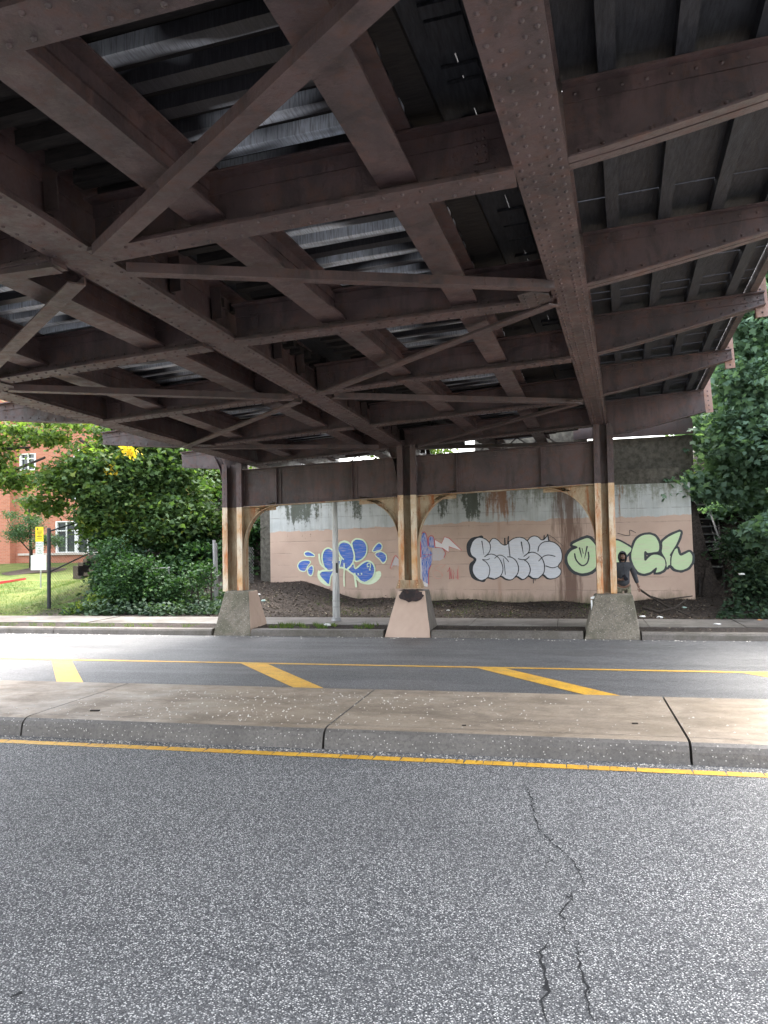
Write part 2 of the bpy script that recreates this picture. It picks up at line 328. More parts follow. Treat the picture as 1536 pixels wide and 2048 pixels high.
    c = mix(t, mth(t, 'MULTIPLY', ln, .45), c, (.14, .12, .10))
    setc(t, b, c, .8, spec=.3)
    bump(t, b, mth(t, 'SUBTRACT', mth(t, 'MULTIPLY', n2, .7), mth(t, 'ADD', ln, pm)), .45, .012)
    return m
M_WALL = wall_mat()
M_SEAT = simple('dark_concrete', (.055, .05, .042), (.13, .12, .10), 9, .9, .5, .02)  # dark concrete, much darker than the wall face
def spray(name, c, c2, base=(.52, .385, .31), thr=.58, sc=(1.2, 1.2, 26)):
    m, t, b = mat(name); g = coords(t, sc); n = noise(t, g, 2.2, 6, .65); g2 = coords(t); n2 = noise(t, g2, 22, 4, .7)
    q = mix(t, ramp(t, n, [(.35, 0), (.65, 1)]), c, c2); q = mix(t, ramp(t, n, [(thr-.06, 0), (thr+.03, .62)]), q, base)
    q = mix(t, ramp(t, n2, [(.68, 0), (.72, .6)]), q, (.14, .12, .1)); setc(t, b, q, .6); return m
S_BLUE = spray('blue_spray_paint', (.025, .10, .42), (.035, .15, .52))
S_LIME = spray('pale_lime_spray_paint', (.60, .72, .46), (.68, .78, .60), thr=.8)
S_SILVER = spray('silver_spray_paint', (.56, .57, .61), (.74, .75, .79), base=(.50, .46, .44), thr=.60)
S_BLACK = spray('black_spray_paint', (.018, .02, .026), (.03, .033, .04), thr=.9)
S_GREEN = spray('light_green_spray_paint', (.46, .62, .34), (.58, .70, .44), base=(.50, .44, .34), thr=.58)
S_SMOKE = spray('charcoal_spray_paint', (.03, .036, .042), (.05, .055, .06), thr=.9)
S_RED = spray('red_spray_paint', (.50, .05, .07), (.58, .10, .11), thr=.7)
S_FAINT = spray('faint_red_spray_paint', (.55, .26, .20), (.58, .30, .24), thr=.58)
S_WHITE = spray('white_spray_paint', (.66, .62, .60), (.74, .70, .69), thr=.66)
S_SCRIB = spray('scribbled_blue_paint', (.03, .12, .45), (.04, .15, .50), base=(.60, .50, .47), thr=.50, sc=(26, 26, 3))

def leafm(name, stops, trans=.35, rough=.62):
    m, t, b = mat(name); gi = t.nodes.new('ShaderNodeNewGeometry'); c = ramp(t, gi.outputs['Random Per Island'], stops)
    g = coords(t); c = mix(t, N_sep(t, ramp(t, noise(t, g, 1.1, 3, .6), [(.35, .0), (.62, .75)])), c, tuple(x*.7 for x in stops[0][1]))
    setc(t, b, c, rough, spec=.2)
    tr = t.nodes.new('ShaderNodeBsdfTranslucent'); c2 = mix(t, 1, c, (1.2, 1.3, .55), 'MULTIPLY'); t.links.new(c2, tr.inputs[0])
    ms = t.nodes.new('ShaderNodeMixShader'); ms.inputs[0].default_value = trans
    out = [n for n in t.nodes if n.type == 'OUTPUT_MATERIAL'][0]
    t.links.new(b.outputs[0], ms.inputs[1]); t.links.new(tr.outputs[0], ms.inputs[2]); t.links.new(ms.outputs[0], out.inputs[0]); return m
L_MAPLE = leafm('green_maple_leaves', [(0, (.048, .092, .036)), (.6, (.085, .150, .050)), (.93, (.14, .205, .06)), (1, (.22, .21, .04))], .40)
L_SUNLIT = leafm('maple_leaves_sunlit_tone', [(0, (.07, .12, .035)), (.6, (.12, .19, .05)), (.9, (.18, .25, .06)), (1, (.30, .29, .06))], .5)  # lighter copy of the maple green, sunlight put into the colour
L_DEEP = leafm('deep_green_leaves', [(0, (.025, .065, .025)), (.6, (.045, .10, .035)), (1, (.08, .15, .04))], .3)
L_HAZY = leafm('haze_tinted_maple_leaves', [(0, (.11, .185, .135)), (.6, (.155, .25, .18)), (1, (.20, .32, .20))], .42)  # haze over the right-hand trees is put into the leaf colour
L_IVY = leafm('ivy_leaves', [(0, (.035, .068, .042)), (.7, (.065, .11, .062)), (1, (.10, .155, .075))], .25)
L_LIME = leafm('yellow_green_leaves', [(0, (.07, .13, .03)), (.7, (.125, .19, .035)), (1, (.22, .24, .05))], .4)
L_YELLOW = leafm('yellow_autumn_leaves', [(0, (.62, .42, .03)), (1, (.78, .58, .05))], .4)
L_ORN = leafm('small_grey_green_leaves', [(0, (.08, .15, .08)), (1, (.14, .22, .11))], .3)
L_GRASS = leafm('grass_blades', [(0, (.06, .13, .02)), (.6, (.12, .19, .04)), (1, (.30, .28, .10))], .3)
L_DEAD = leafm('fallen_brown_leaves', [(0, (.03, .022, .018)), (.5, (.075, .052, .04)), (.88, (.17, .13, .10)), (1, (.40, .36, .28))], .1, .8)
M_BARK = simple('dark_bark', (.018, .014, .012), (.055, .045, .037), 8, .95, .9, .03, 8, (3, 3, .5))
M_POST = simple('black_fence_pipe', (.012, .013, .016), (.022, .023, .027), 10, .45)
M_GALV = simple('dull_galvanised_pipe', (.22, .22, .22), (.34, .34, .34), 10, .5, .1, .002, 5, (1, 1, .3), .5, metal=.4)
M_POLE = simple('brushed_grey_aluminium', (.30, .30, .30), (.48, .48, .48), 7, .42, .15, .004, 6, (1, 1, .25), .5, metal=.6)

# ------------------------------------------------------------------ SETTING: road, island, kerb, pavement, terrain
mb = MB(); mb.add([(-60, -12, 0), (60, -12, 0), (60, 15.44, 0), (-60, 15.44, 0)], [(0, 1, 2, 3)])
road = mb.build('road', M_ASPH, loc=(0, 0, 0), kind='structure', label='grey asphalt road with coarse light aggregate in the foreground')
def strip(pts, w, z=.004):
    out = MB()
    for (x0, y0), (x1, y1) in zip(pts[:-1], pts[1:]): out.add([(x0, y0-w/2, z), (x1, y1-w/2, z), (x1, y1+w/2, z), (x0, y0+w/2, z)], [(0, 1, 2, 3)])
    return out
def ragged_line(name, X0, X1, Y, w, seg, cracks, label):
    o = MB(); x = X0; rr = random.Random(3)
    while x < X1:
        L = seg*rr.uniform(.6, 1.5) if cracks else 1.2; g = .003 if cracks else 0; sk = rr.uniform(-.012, .012)
        j = [rr.uniform(-.004, .004) for _ in range(4)]
        o.add([(x, Y-w/2+j[0], .004), (x+L-g, Y-w/2+j[1], .004), (x+L-g+sk, Y+w/2+j[2], .004), (x+sk, Y+w/2+j[3], .004)], [(0, 1, 2, 3)]); x += L
    q = o.build(name, M_YEL, road); setp(q, label); return q
ragged_line('painted_line', -14, 10, 6.872, .12, .085, True, 'cracked yellow edge line beside the near kerb of the traffic island')
ragged_line('painted_line', -50, 50, 11.94, .11, 1, False, 'thin yellow line on the far carriageway')
for (a, b, c, d) in (((-8.47, 11.88), (-8.10, 11.88), (-5.85, 9.0), (-6.30, 9.0)), ((-5.08, 11.88), (-4.63, 11.88), (-2.33, 9.0), (-2.73, 9.0)), ((-1.36, 11.88), (-.93, 11.88), (1.38, 9.0), (.97, 9.0)), ((2.30, 11.88), (2.75, 11.88), (5.1, 9.0), (4.65, 9.0)), ((-12.0, 11.88), (-11.6, 11.88), (-10.1, 9.0), (-10.5, 9.0)), ((-15.6, 11.88), (-15.2, 11.88), (-13.7, 9.0), (-14.1, 9.0))):
    o = MB(); n = 14
    for i in range(n):
        f0, f1 = i/n, (i+1)/n; L = lambda p, q, f: (p[0]+(q[0]-p[0])*f, p[1]+(q[1]-p[1])*f, .0045)
        o.add([L(a, d, f0), L(b, c, f0), L(b, c, f1), L(a, d, f1)], [(0, 1, 2, 3)])
    o.build('hatch_stripe', M_YEL, road)
# cracks in the near carriageway: jagged open seams
def crack(pts, w):
    o = MB(); rr = random.Random(len(pts)*13+int(w*1e4)); P2 = []
    for (a, b) in zip(pts[:-1], pts[1:]):
        n = max(2, int(math.dist(a, b)/.035))
        for i in range(n): P2.append((a[0]+(b[0]-a[0])*i/n+rr.gauss(0, .007), a[1]+(b[1]-a[1])*i/n))
    L = len(P2)
    for i in range(L-1):
        wa = w*rr.uniform(.25, .95)*min(1, i/6+.15, (L-i)/6); wb = wa*.9
        (x0, y0), (x1, y1) = P2[i], P2[i+1]
        o.add([(x0-wa/2, y0, .003), (x0+wa/2, y0, .003), (x1+wb/2, y1, .003), (x1-wb/2, y1, .003)], [(0, 1, 2, 3)])
    for i in range(0, L, 3):
        if rr.random() < .55:
            x, y = P2[i]; x += rr.gauss(0, w*.8); r_ = w*rr.uniform(.25, .7); k_ = 6
            o.add([(x+r_*math.cos(a)*rr.uniform(.5, 1.2), y+r_*1.6*math.sin(a)*rr.uniform(.5, 1.2), .0034) for a in np.linspace(0, 6.28, k_+1)[:-1]], [tuple(range(k_))])
    for i in range(4, L-2, 9):
        if rr.random() < .5:
            x, y = P2[i]; s_ = rr.choice((-1, 1)); o.add([(x, y-.003, .0031), (x+s_*.05*rr.random(), y+.03, .0031), (x+s_*.09*rr.random(), y+.05, .0031), (x, y+.004, .0031)], [(0, 1, 2, 3)])
    o.build('crack', M_CRACK, road)
def gpx(l, z=0): return [tuple(on_z(x, y, z)[:2]) for x, y in l]
crack(gpx([(1052, 1572), (1065, 1605), (1070, 1640), (1085, 1665), (1106, 1688), (1135, 1712), (1155, 1735), (1163, 1758), (1180, 1778)]), .013)
crack(gpx([(1100, 1705), (1092, 1740), (1100, 1758)]), .006)
crack(gpx([(1138, 1775), (1143, 1800), (1122, 1830), (1135, 1848), (1134, 1875)]), .013)
crack(gpx([(1107, 1868), (1082, 1905), (1088, 1950), (1097, 1985), (1081, 2000), (1092, 2030), (1085, 2060)]), .017)
crack(gpx([(1156, 1880), (1158, 1935), (1172, 1985), (1180, 2030), (1200, 2060)]), .014)
crack(gpx([(-20, 1975), (40, 2005), (110, 2030), (190, 2060)]), .010)
crack(gpx([(1262, 1805), (1290, 1830)]), .010)
# traffic island
isl = thing('traffic_island', (0, 8.1, 0), 'long tan concrete traffic island with grey kerb faces between the carriageways', kind='structure')
prof = [(7.09, 0), (7.11, .10), (7.135, .145), (7.175, .168), (7.24, .176), (9.12, .172), (9.17, .155), (9.19, .10), (9.20, 0)]
joints = [-15.0, -11.8, -8.6, -5.41, -2.235, .955, 4.14, 7.3, 10.5]
for i in range(len(joints)-1):
    x0, x1 = joints[i]+.011, joints[i+1]-.011; o = MB(); n = len(prof)
    ring = lambda x, dz=0: [(x, y, z+(dz if z > .1 else 0)) for y, z in prof]
    dz = [0, .004, -.003, 0, .002, 0, -.002, .003][i]
    for mi, rng_ in ((1, (0, 1, 2)), (0, (3, 4)), (1, (5, 6, 7))):
        for k in rng_:
            a, b = ring(x0, dz), ring(x1, dz); o.add([a[k], b[k], b[k+1], a[k+1]], [(0, 1, 2, 3)], mi)
    o.add(ring(x0, dz), [tuple(range(n))[::-1]], 1); o.add(ring(x1, dz), [tuple(range(n))], 1)
    # a tooled line runs along the slab behind the kerb nose
    o.add([(x0, 7.30, .1775+dz), (x1, 7.30, .1775+dz), (x1, 7.306, .1775+dz), (x0, 7.306, .1775+dz)], [(0, 1, 2, 3)], 1)
    o.build('island_slab', [M_SLABTOP, M_KERBFACE], isl)
# far kerb, in cast lengths
fk = thing('kerb', (0, 15.5, 0), 'low grey concrete kerb along the far pavement', kind='structure')
gapx = [(on_y(a_, y_, 15.47).x-.004, on_y(b_, y_, 15.47).x+.004) for a_, b_, y_ in ((425, 502, 1263), (768, 862, 1271), (1168, 1283, 1279))]
kx = [-40, -30, -22, -17.5, -14.9, -10.96, *gapx[0], *gapx[1], *gapx[2], 4.2, 7.4, 10.6, 20, 40]
for a, b in zip(kx[:-1], kx[1:]):
    if (a, b) in gapx: continue
    o = MB(); pr = [(15.43, 0), (15.445, .09), (15.47, .125), (15.50, .135), (15.62, .137), (15.62, -.1)]
    o.prism([(a+.008, y, z) for y, z in pr], (b-a-.016, 0, 0)); o.build('kerb_stone', M_KERB, fk)
pv = thing('pavement', (0, 17, 0), 'stained concrete pavement slabs behind the far kerb', kind='structure')
rr = random.Random(5); x = -30
while x < 16:
    L = 1.75; zt = .15+rr.uniform(-.006, .006); o = MB()
    o.prism([(x+.012+(.0), 16.35, zt), (x+L, 16.35, zt), (x+L, 17.75, zt+.01), (x+.012, 17.75, zt+.01)], (0, 0, -.1)); o.build('paving_slab', M_WALK, pv); x += L
# terrain sheet
def ss(a, b, x):
    t_ = min(1, max(0, (x-a)/(b-a))); return t_*t_*(3-2*t_)
def terr(x, y):
    if y < 16.3: return .125
    if y < 17.8: return .135
    lawn = .14+.058*(y-17.8)+.012*max(0, y-30)
    lawn = min(lawn, 1.1+.02*(y-33)) if y > 33 else lawn
    # bank rising to the railway, left of the wall
    bl = ss(-16.5, -9.5, x+.12*(y-18))*ss(18.6, 27, y)*4.2
    z = lawn+bl
    s = (Vector((x, y, 0))-WA).dot(WD)
    front = WA.y+(WB.y-WA.y)*(s/WL)-y      # metres in front of the wall
    if -9.2 < x < 3.6:
        base = .15+(y-17.8)*.085+(.42 if s < 1 else .42*max(0, 1-(s-1)/1.6)**1.0)*ss(18.2, 20.8, y)
        if s > WL-2: base += .16*(s-WL+2)/2*ss(18, 19.6, y)
        if front > -.45: zz = base
        else: zz = 2.9
        k = ss(-9.2, -8.3, x)*(1-ss(3.0, 3.6, x)) if front > -.45 else (1 if -8.1 < x < 2.9 else ss(-9.2, -8.1, x)*(1-ss(2.9, 3.6, x)))
        z = z*(1-k)+zz*k
    if x > 2.9:
        br = .15+ss(18.2, 26, y)*4.2*ss(2.2, 5.0, x+.1*(y-18))+.25*ss(17.8, 19, y)
        k = ss(2.9, 3.6, x); z = z*(1-k)+br*k
    return z+.03*math.sin(x*3.1+y*1.7)*ss(18, 19, y)
xs = np.concatenate([np.arange(-70, -30, 4), np.arange(-30, -16, .7), np.arange(-16, 9, .2), np.arange(9, 60, 3)])
ys = np.concatenate([[15.6, 16.3, 16.34, 17.77], np.arange(17.82, 24, .2), np.arange(24, 40, .8), np.arange(40, 130, 8)])
vs_ = [(x, y, terr(x, y)) for y in ys for x in xs]; nx = len(xs)
fs_ = [(j*nx+i, j*nx+i+1, (j+1)*nx+i+1, (j+1)*nx+i) for j in range(len(ys)-1) for i in range(nx-1)]
o = MB(); o.add(vs_, fs_); o.build('ground', M_TERR, loc=(0, 18, 0), smooth=True, kind='structure', label='earth, lawn and bank behind the far pavement')
o = MB(); o.add([(-900, -900, -.06), (900, -900, -.06), (900, 900, -.06), (-900, 900, -.06)], [(0, 1, 2, 3)])
o.build('far_ground', M_TERR, loc=(0, 0, -.06), kind='structure', label='flat ground reaching the horizon')
# near pavement and its kerb behind the camera
o = MB(); o.box((0, -.6, .07), (60, 2.2, .15)); o.build('near_pavement', M_WALK, loc=(0, -.6, 0), kind='structure', label='concrete pavement on the near side of the road')
# ------------------------------------------------------------------ ABUTMENT WALL
wall = thing('retaining_wall', WA+Vector((0, 0, .2)), 'long concrete abutment wall under the bridge, pink below and stained above, covered in graffiti', 'wall')
zt_l, zt_r = on_wall(541, 1000).z+.2, on_wall(1357, 965).z
o = MB()
A0, B0 = WA.copy(), WB.copy(); bk = -WN*1.0
Btop = on_wall(1383, 985)
o.hexa([A0+Vector((0, 0, -.3)), B0+Vector((0, 0, -.3)), B0+bk+Vector((0, 0, -.3)), A0+bk+Vector((0, 0, -.3))],
       [A0+Vector((0, 0, zt_r)), Vector((Btop.x-.03, Btop.y, zt_r)), Vector((Btop.x-.03, Btop.y, zt_r))+bk, A0+bk+Vector((0, 0, zt_r))])
o.build('wall_face', M_WALL, wall, bevel=.015)
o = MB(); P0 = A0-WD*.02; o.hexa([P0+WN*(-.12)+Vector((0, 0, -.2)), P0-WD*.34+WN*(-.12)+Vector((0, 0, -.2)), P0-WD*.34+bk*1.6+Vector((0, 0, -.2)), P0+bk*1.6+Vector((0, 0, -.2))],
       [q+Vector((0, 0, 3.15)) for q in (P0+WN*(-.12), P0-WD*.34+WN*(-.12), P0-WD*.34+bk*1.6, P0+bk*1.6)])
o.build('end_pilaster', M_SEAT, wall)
# bridge seat above
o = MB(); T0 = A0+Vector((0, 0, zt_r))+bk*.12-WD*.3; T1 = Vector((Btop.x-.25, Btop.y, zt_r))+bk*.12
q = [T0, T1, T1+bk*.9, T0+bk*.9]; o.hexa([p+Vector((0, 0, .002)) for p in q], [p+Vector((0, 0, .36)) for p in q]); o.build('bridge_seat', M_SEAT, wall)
# ---- graffiti, sprayed on the wall face
def smooth_closed(p, closed=True, k=5):
    n = len(p); out = []
    rngi = range(n) if closed else range(n-1)
    for i in rngi:
        g_ = (lambda j: p[j % n]) if closed else (lambda j: p[min(max(j, 0), n-1)])
        a, b, c, d = g_(i-1), g_(i), g_(i+1), g_(i+2)
        for s in range(k):
            t_ = s/k; out.append(tuple(.5*((2*b[m])+(-a[m]+c[m])*t_+(2*a[m]-5*b[m]+4*c[m]-d[m])*t_*t_+(-a[m]+3*b[m]-3*c[m]+d[m])*t_**3) for m in (0, 1)))
    if not closed: out.append(p[-1])
    return out
def crop(ox, oy, s): return lambda p: (ox+p[0]/s, oy+p[1]/s)
class Piece:
    def __init__(s, tr): s.tr = tr; s.o = MB(); s.lay = 0
    def fill(s, pts, mi=0, sm=True, d=(0, 0)):
        s.lay += 1; p = smooth_closed(pts) if sm else pts; q = [on_wall(*s.tr((a+d[0], b+d[1])), .003+.0006*s.lay) for a, b in p]
        from mathutils.geometry import tessellate_polygon
        q = [v_ for i_, v_ in enumerate(q) if (v_-q[i_-1]).length > .0015]
        tr_ = tessellate_polygon([[Vector((v_.dot(WD), v_.z, 0)) for v_ in q]]); s.o.add(q, [tuple(f_) for f_ in tr_], mi)
    def line(s, pts, w, mi=1, closed=False, sm=True, taper=False, jag=.12):
        s.lay += 1; p = smooth_closed(pts, closed) if sm else (pts+[pts[0]] if closed else pts)
        if closed and sm: p = p+[p[0]]
        q = [on_wall(*s.tr(a), .003+.0006*s.lay) for a in p]; sc = .0105*w/(s.tr((1, 0))[0]-s.tr((0, 0))[0])**-1
        r = random.Random(len(pts)*7+s.lay); vs = []
        for i, c in enumerate(q):
            a, b = q[max(i-1, 0)], q[min(i+1, len(q)-1)]
            if closed: a, b = (q[-2] if i == 0 else q[i-1]), (q[1] if i == len(q)-1 else q[i+1])
            t_ = (b-a); t_ = t_.normalized() if t_.length > 1e-6 else WD; n_ = t_.cross(WN).normalized()
            ww = sc/2*(1+r.uniform(-jag, jag))*((1-.75*i/(len(q)-1)) if taper else 1); vs += [c-n_*ww, c+n_*ww]
        if closed: vs[-2:] = vs[:2]
        s.o.add(vs, [(2*i, 2*i+1, 2*i+3, 2*i+2) for i in range(len(q)-1)], mi)
        for e in ((q[0], 1), (q[-1], .25 if taper else 1)):
            if closed: break
            s.o.add([e[0]+(WD*math.cos(k_*math.pi/4)+Vector((0, 0, 1))*math.sin(k_*math.pi/4))*sc/2*e[1]+WN*.0003 for k_ in range(8)], [tuple(range(8))], mi)
    def done(s, name, mats, label):
        o = s.o.build(name, mats, wall); setp(o, label); return o
# blue flower-like throw-up with pale lime outline
g = Piece(crop(560, 1040, 6.4))
blue = [[(610,362),(665,385),(712,440),(722,520),(700,600),(640,650),(600,640),(560,580),(540,480),(560,400)],
        [(500,672),(560,655),(640,652),(688,650),(650,720),(626,822),(575,785),(520,725)],
        [(820,288),(890,315),(935,380),(948,450),(935,530),(875,630),(800,610),(740,600),(700,560),(720,520),(790,520),(770,440),(748,370),(770,310)],
        [(1000,245),(1070,268),(1112,345),(1098,440),(1040,505),(965,525),(955,450),(935,370),(922,295),(955,255)],
        [(900,600),(940,560),(965,625),(1050,560),(1120,528),(1185,560),(1212,640),(1185,730),(1100,792),(1030,775),(975,715),(870,640)]]
drops = [[(318,425),(355,408),(400,425),(440,458),(375,460),(332,455)], [(258,540),(320,520),(385,535),(350,590),(318,650),(260,640),(232,590)], [(412,592),(420,650),(400,705),(370,690),(358,640),(380,605)],
         [(1268,300),(1300,330),(1288,375),(1240,390),(1190,398),(1225,335)], [(1222,440),(1290,412),(1350,450),(1352,510),(1318,545),(1280,500)]]
g.fill([(1210,670),(1280,655),(1292,715),(1240,785),(1150,825),(1040,810),(985,760),(1080,800),(1170,760),(1215,690)], 1)
g.fill([(495,640),(478,700),(500,770),(570,830),(640,845),(630,800),(560,770),(510,700)], 1)
for p in blue+drops: g.line(p, 34, 1, True); g.fill(p, 0)
for p in blue[:2]+blue[3:]: g.line(p, 15, 1, True)
g.line([(860,640),(925,560),(950,460),(935,380),(890,300),(830,270),(770,290),(742,330)], 22)
g.line([(500,440),(520,560),(600,640),(540,650),(488,690)], 30)
g.line([(760,440),(790,480),(812,505)], 22); g.line([(755,475),(775,530),(760,600),(800,605),(850,632)], 20); g.line([(690,470),(670,545)], 18)
g.line([(870,640),(940,700),(985,760),(1050,800)], 18)
g.line([(820,560),(822,640),(818,740),(822,845)], 22); g.line([(955,690),(960,740),(975,850)], 34)
g.line([(1140,590),(1120,600),(1118,565),(1145,550),(1160,580),(1150,620)], 14)
for c in ((1000,690),(1042,688),(1148,636)): g.line([c, (c[0]+3, c[1]+2)], 26)
g.done('blue_graffiti', [S_BLUE, S_LIME], 'blue petal-shaped graffiti with pale lime outline and drops')
# silver bubble letters
g = Piece(crop(920, 1040, 6.4))
sil = [(140,330),(165,270),(215,230),(270,225),(335,250),(375,285),(410,242),(450,238),(490,262),(530,305),(575,322),(610,305),(635,270),(690,235),(760,222),(820,235),(862,262),(900,222),(950,205),(1000,218),(1045,255),(1085,240),(1122,200),(1140,265),(1210,290),(1275,345),(1305,430),(1300,520),(1255,592),(1292,640),(1282,700),(1220,745),(1130,748),(1065,700),(1005,745),(935,745),(880,715),(810,762),(730,722),(660,765),(590,755),(530,720),(450,755),(365,738),(290,775),(215,745),(165,670),(165,590),(205,505),(150,455),(128,390)]
g.fill([(85,380),(90,300),(140,235),(220,212),(300,222),(300,500),(330,770),(230,780),(150,735),(118,640),(125,560),(175,505),(110,460)], 1)
g.fill(sil, 1, d=(-16, 10)); g.fill(sil, 0); g.line(sil, 13, 1, True)
for p, w, tp in ([[(280,272),(292,350),(304,440)], 18, 1], [[(375,285),(390,340),(375,410),(318,470)], 13, 0], [[(315,468),(370,440),(430,442),(495,485),(540,570),(548,650),(515,720),(450,752)], 13, 0],
    [[(288,508),(345,550),(380,620),(372,700),(345,745),(290,772)], 13, 0], [[(290,505),(340,510),(380,495)], 11, 0], [[(445,490),(490,452),(550,460),(600,505),(622,535)], 12, 0],
    [[(555,495),(570,600),(580,698)], 10, 0], [[(622,275),(630,380),(640,468)], 12, 0], [[(608,472),(660,478),(715,520),(748,600),(740,680),(700,735)], 13, 0], [[(785,282),(798,360),(810,430)], 18, 1],
    [[(862,262),(890,330),(880,410),(818,465)], 13, 0], [[(745,496),(800,508),(850,502),(885,470)], 12, 0], [[(815,505),(870,550),(900,630),(882,700),(845,745),(800,762)], 13, 0],
    [[(870,425),(930,412),(1000,440),(1055,500),(1082,590),(1070,680),(1005,745)], 13, 0], [[(998,400),(1012,335),(1065,285),(1145,272)], 13, 0],
    [[(1255,592),(1185,612),(1100,588)], 12, 0], [[(1008,525),(1060,472),(1130,448),(1218,465)], 12, 0], [[(1085,230),(1060,250)], 10, 0],
    [[(572,235),(576,315)], 18, 0], [[(620,212),(612,300)], 18, 0], [[(1078,200),(1075,250)], 18, 0], [[(1122,185),(1138,265)], 18, 0], [[(938,745),(940,808)], 10, 0], [[(960,745),(962,775)], 10, 0], [[(1140,192),(1210,240),(1320,335)], 6, 0]):
    g.line(p, w, 1, taper=bool(tp))
g.done('silver_graffiti', [S_SILVER, S_BLACK], 'silver bubble-letter graffiti with black outline')
# light green letters
g = Piece(crop(1110, 1030, 4.955))
gr = [[(160,296),(240,255),(330,222),(385,275),(430,350),(440,440),(410,515),(350,565),(260,582),(180,550),(128,480),(120,410),(160,352),(228,325),(215,308)],
      [(430,330),(520,270),(610,245),(700,290),(772,337),(705,405),(640,480),(560,520),(440,510)],
      [(770,312),(800,240),(860,196),(940,185),(1000,210),(1034,270),(1040,330),(1028,368),(960,376),(915,384),(888,352),(890,458),(912,430),(960,388),(1030,388),(1085,425),(1105,485),(1085,545),(1040,570),(988,578),(1010,518),(978,545),(945,572),(880,590),(820,570),(778,510),(752,440),(750,380)],
      [(1056,262),(1130,205),(1258,148),(1232,240),(1190,325),(1135,408),(1180,340),(1216,318),(1228,378),(1245,402),(1290,380),(1335,355),(1368,400),(1365,470),(1320,530),(1250,556),(1185,540),(1155,505),(1130,498),(1105,540),(1095,440),(1050,370),(1060,310)]]
def chaikin(p, it=2):
    for _ in range(it):
        q = []
        for i in range(len(p)):
            a, b = p[i], p[(i+1) % len(p)]; q += [(a[0]*.8+b[0]*.2, a[1]*.8+b[1]*.2), (a[0]*.2+b[0]*.8, a[1]*.2+b[1]*.8)]
        p = q
    return p
gr = [chaikin(p) for p in gr]
for p in gr: g.fill(p, 1, sm=False, d=(-18, 16)); g.line(p, 40, 1, True, sm=False)
for p in gr[:1]: g.line(p, 66, 1, True, sm=False)
for p in gr: g.fill(p, 0, sm=False)
for p in gr[2:]: g.line(p, 12, 1, True, sm=False)
g.line([(195,385),(210,445),(265,500),(315,480),(335,420),(330,370)], 16); g.line([(243,328),(266,420)], 20, taper=True); g.line([(318,315),(293,430)], 20, taper=True); g.line([(268,330),(280,380)], 8)
g.line([(1190,325),(1145,400)], 16); g.line([(1180,345),(1150,420),(1148,520)], 14)
g.line([(620,180),(735,205),(740,150),(800,175)], 6)
g.done('green_graffiti', [S_GREEN, S_SMOKE], 'light green graffiti letters with thick charcoal outline and a smiling first letter')
# blue and red scribbled figure with white arrow
g = Piece(crop(780, 1040, 8.533))
g.fill([(475,420),(520,360),(545,480),(545,640),(480,640)], 2, sm=False)
g.fill([(490,640),(540,640),(540,1020),(510,980)], 3, sm=False)
g.fill([(535,480),(525,330),(560,215),(605,225),(635,330),(640,470),(720,560),(720,690),(690,800),(655,880),(648,1100),(580,1100),(540,900),(535,700)], 0, sm=False)
g.fill([(655,460),(655,310),(700,275),(740,300),(750,400),(770,470),(700,470)], 0, sm=False)
g.fill([(720,480),(880,480),(940,560),(925,650),(850,690),(730,690)], 5, sm=False)
g.fill([(560,1040),(650,1090),(640,1140),(590,1130)], 3, sm=False)
g.fill([(765,335),(880,400),(930,288),(1010,312),(1225,520),(1005,455),(1000,550),(895,480),(770,460)], 3, sm=False)
g.line([(765,335),(880,400),(930,288),(1010,312),(1225,520),(1005,455),(1000,550),(895,480),(770,460)], 14, 1, True, sm=False)
g.line([(545,230),(590,205),(630,290),(650,440)], 14, 1); g.line([(655,440),(660,300),(705,268),(745,300),(762,440),(780,470)], 14, 1)
g.line([(475,400),(478,620)], 12, 1); g.line([(560,590),(720,590)], 7, 1); g.line([(550,660),(700,600)], 7, 1); g.line([(700,770),(660,860),(655,960),(660,1100)], 13, 1)
g.line([(920,640),(945,560),(900,480)], 12, 1)
for p in ([(985,880),(1018,808),(1022,1005)], [(1018,1005),(1045,830),(1050,1000)], [(1082,1005),(1075,850),(1135,1000),(1150,835),(1158,1010)]): g.line(p, 13, 1, sm=False)
for p in ([(930,770),(840,765),(760,830),(850,880),(895,930),(850,1000),(750,970),(730,860)], [(740,870),(830,870),(900,960)], [(950,760),(870,830)], [(1165,780),(1175,1010)]): g.line(p, 8, 4)
g.fill([(10,820),(95,615),(150,665),(150,790),(60,770)], 5, sm=False); g.line([(5,825),(55,660),(97,608),(145,660)], 12, 1); g.line([(20,850),(50,800),(130,770)], 8, 4); g.line([(-260,650),(-250,590),(-200,600),(-190,570)], 7, 4)
g.done('red_and_blue_graffiti', [S_SCRIB, S_RED, S_RED, S_WHITE, S_FAINT, spray('thin_white_blue_spray', (.42, .42, .46), (.50, .48, .50), thr=.5, sc=(20, 20, 20))], 'scribbled blue figure outlined in red with a white jagged arrow and the red letters MIN')

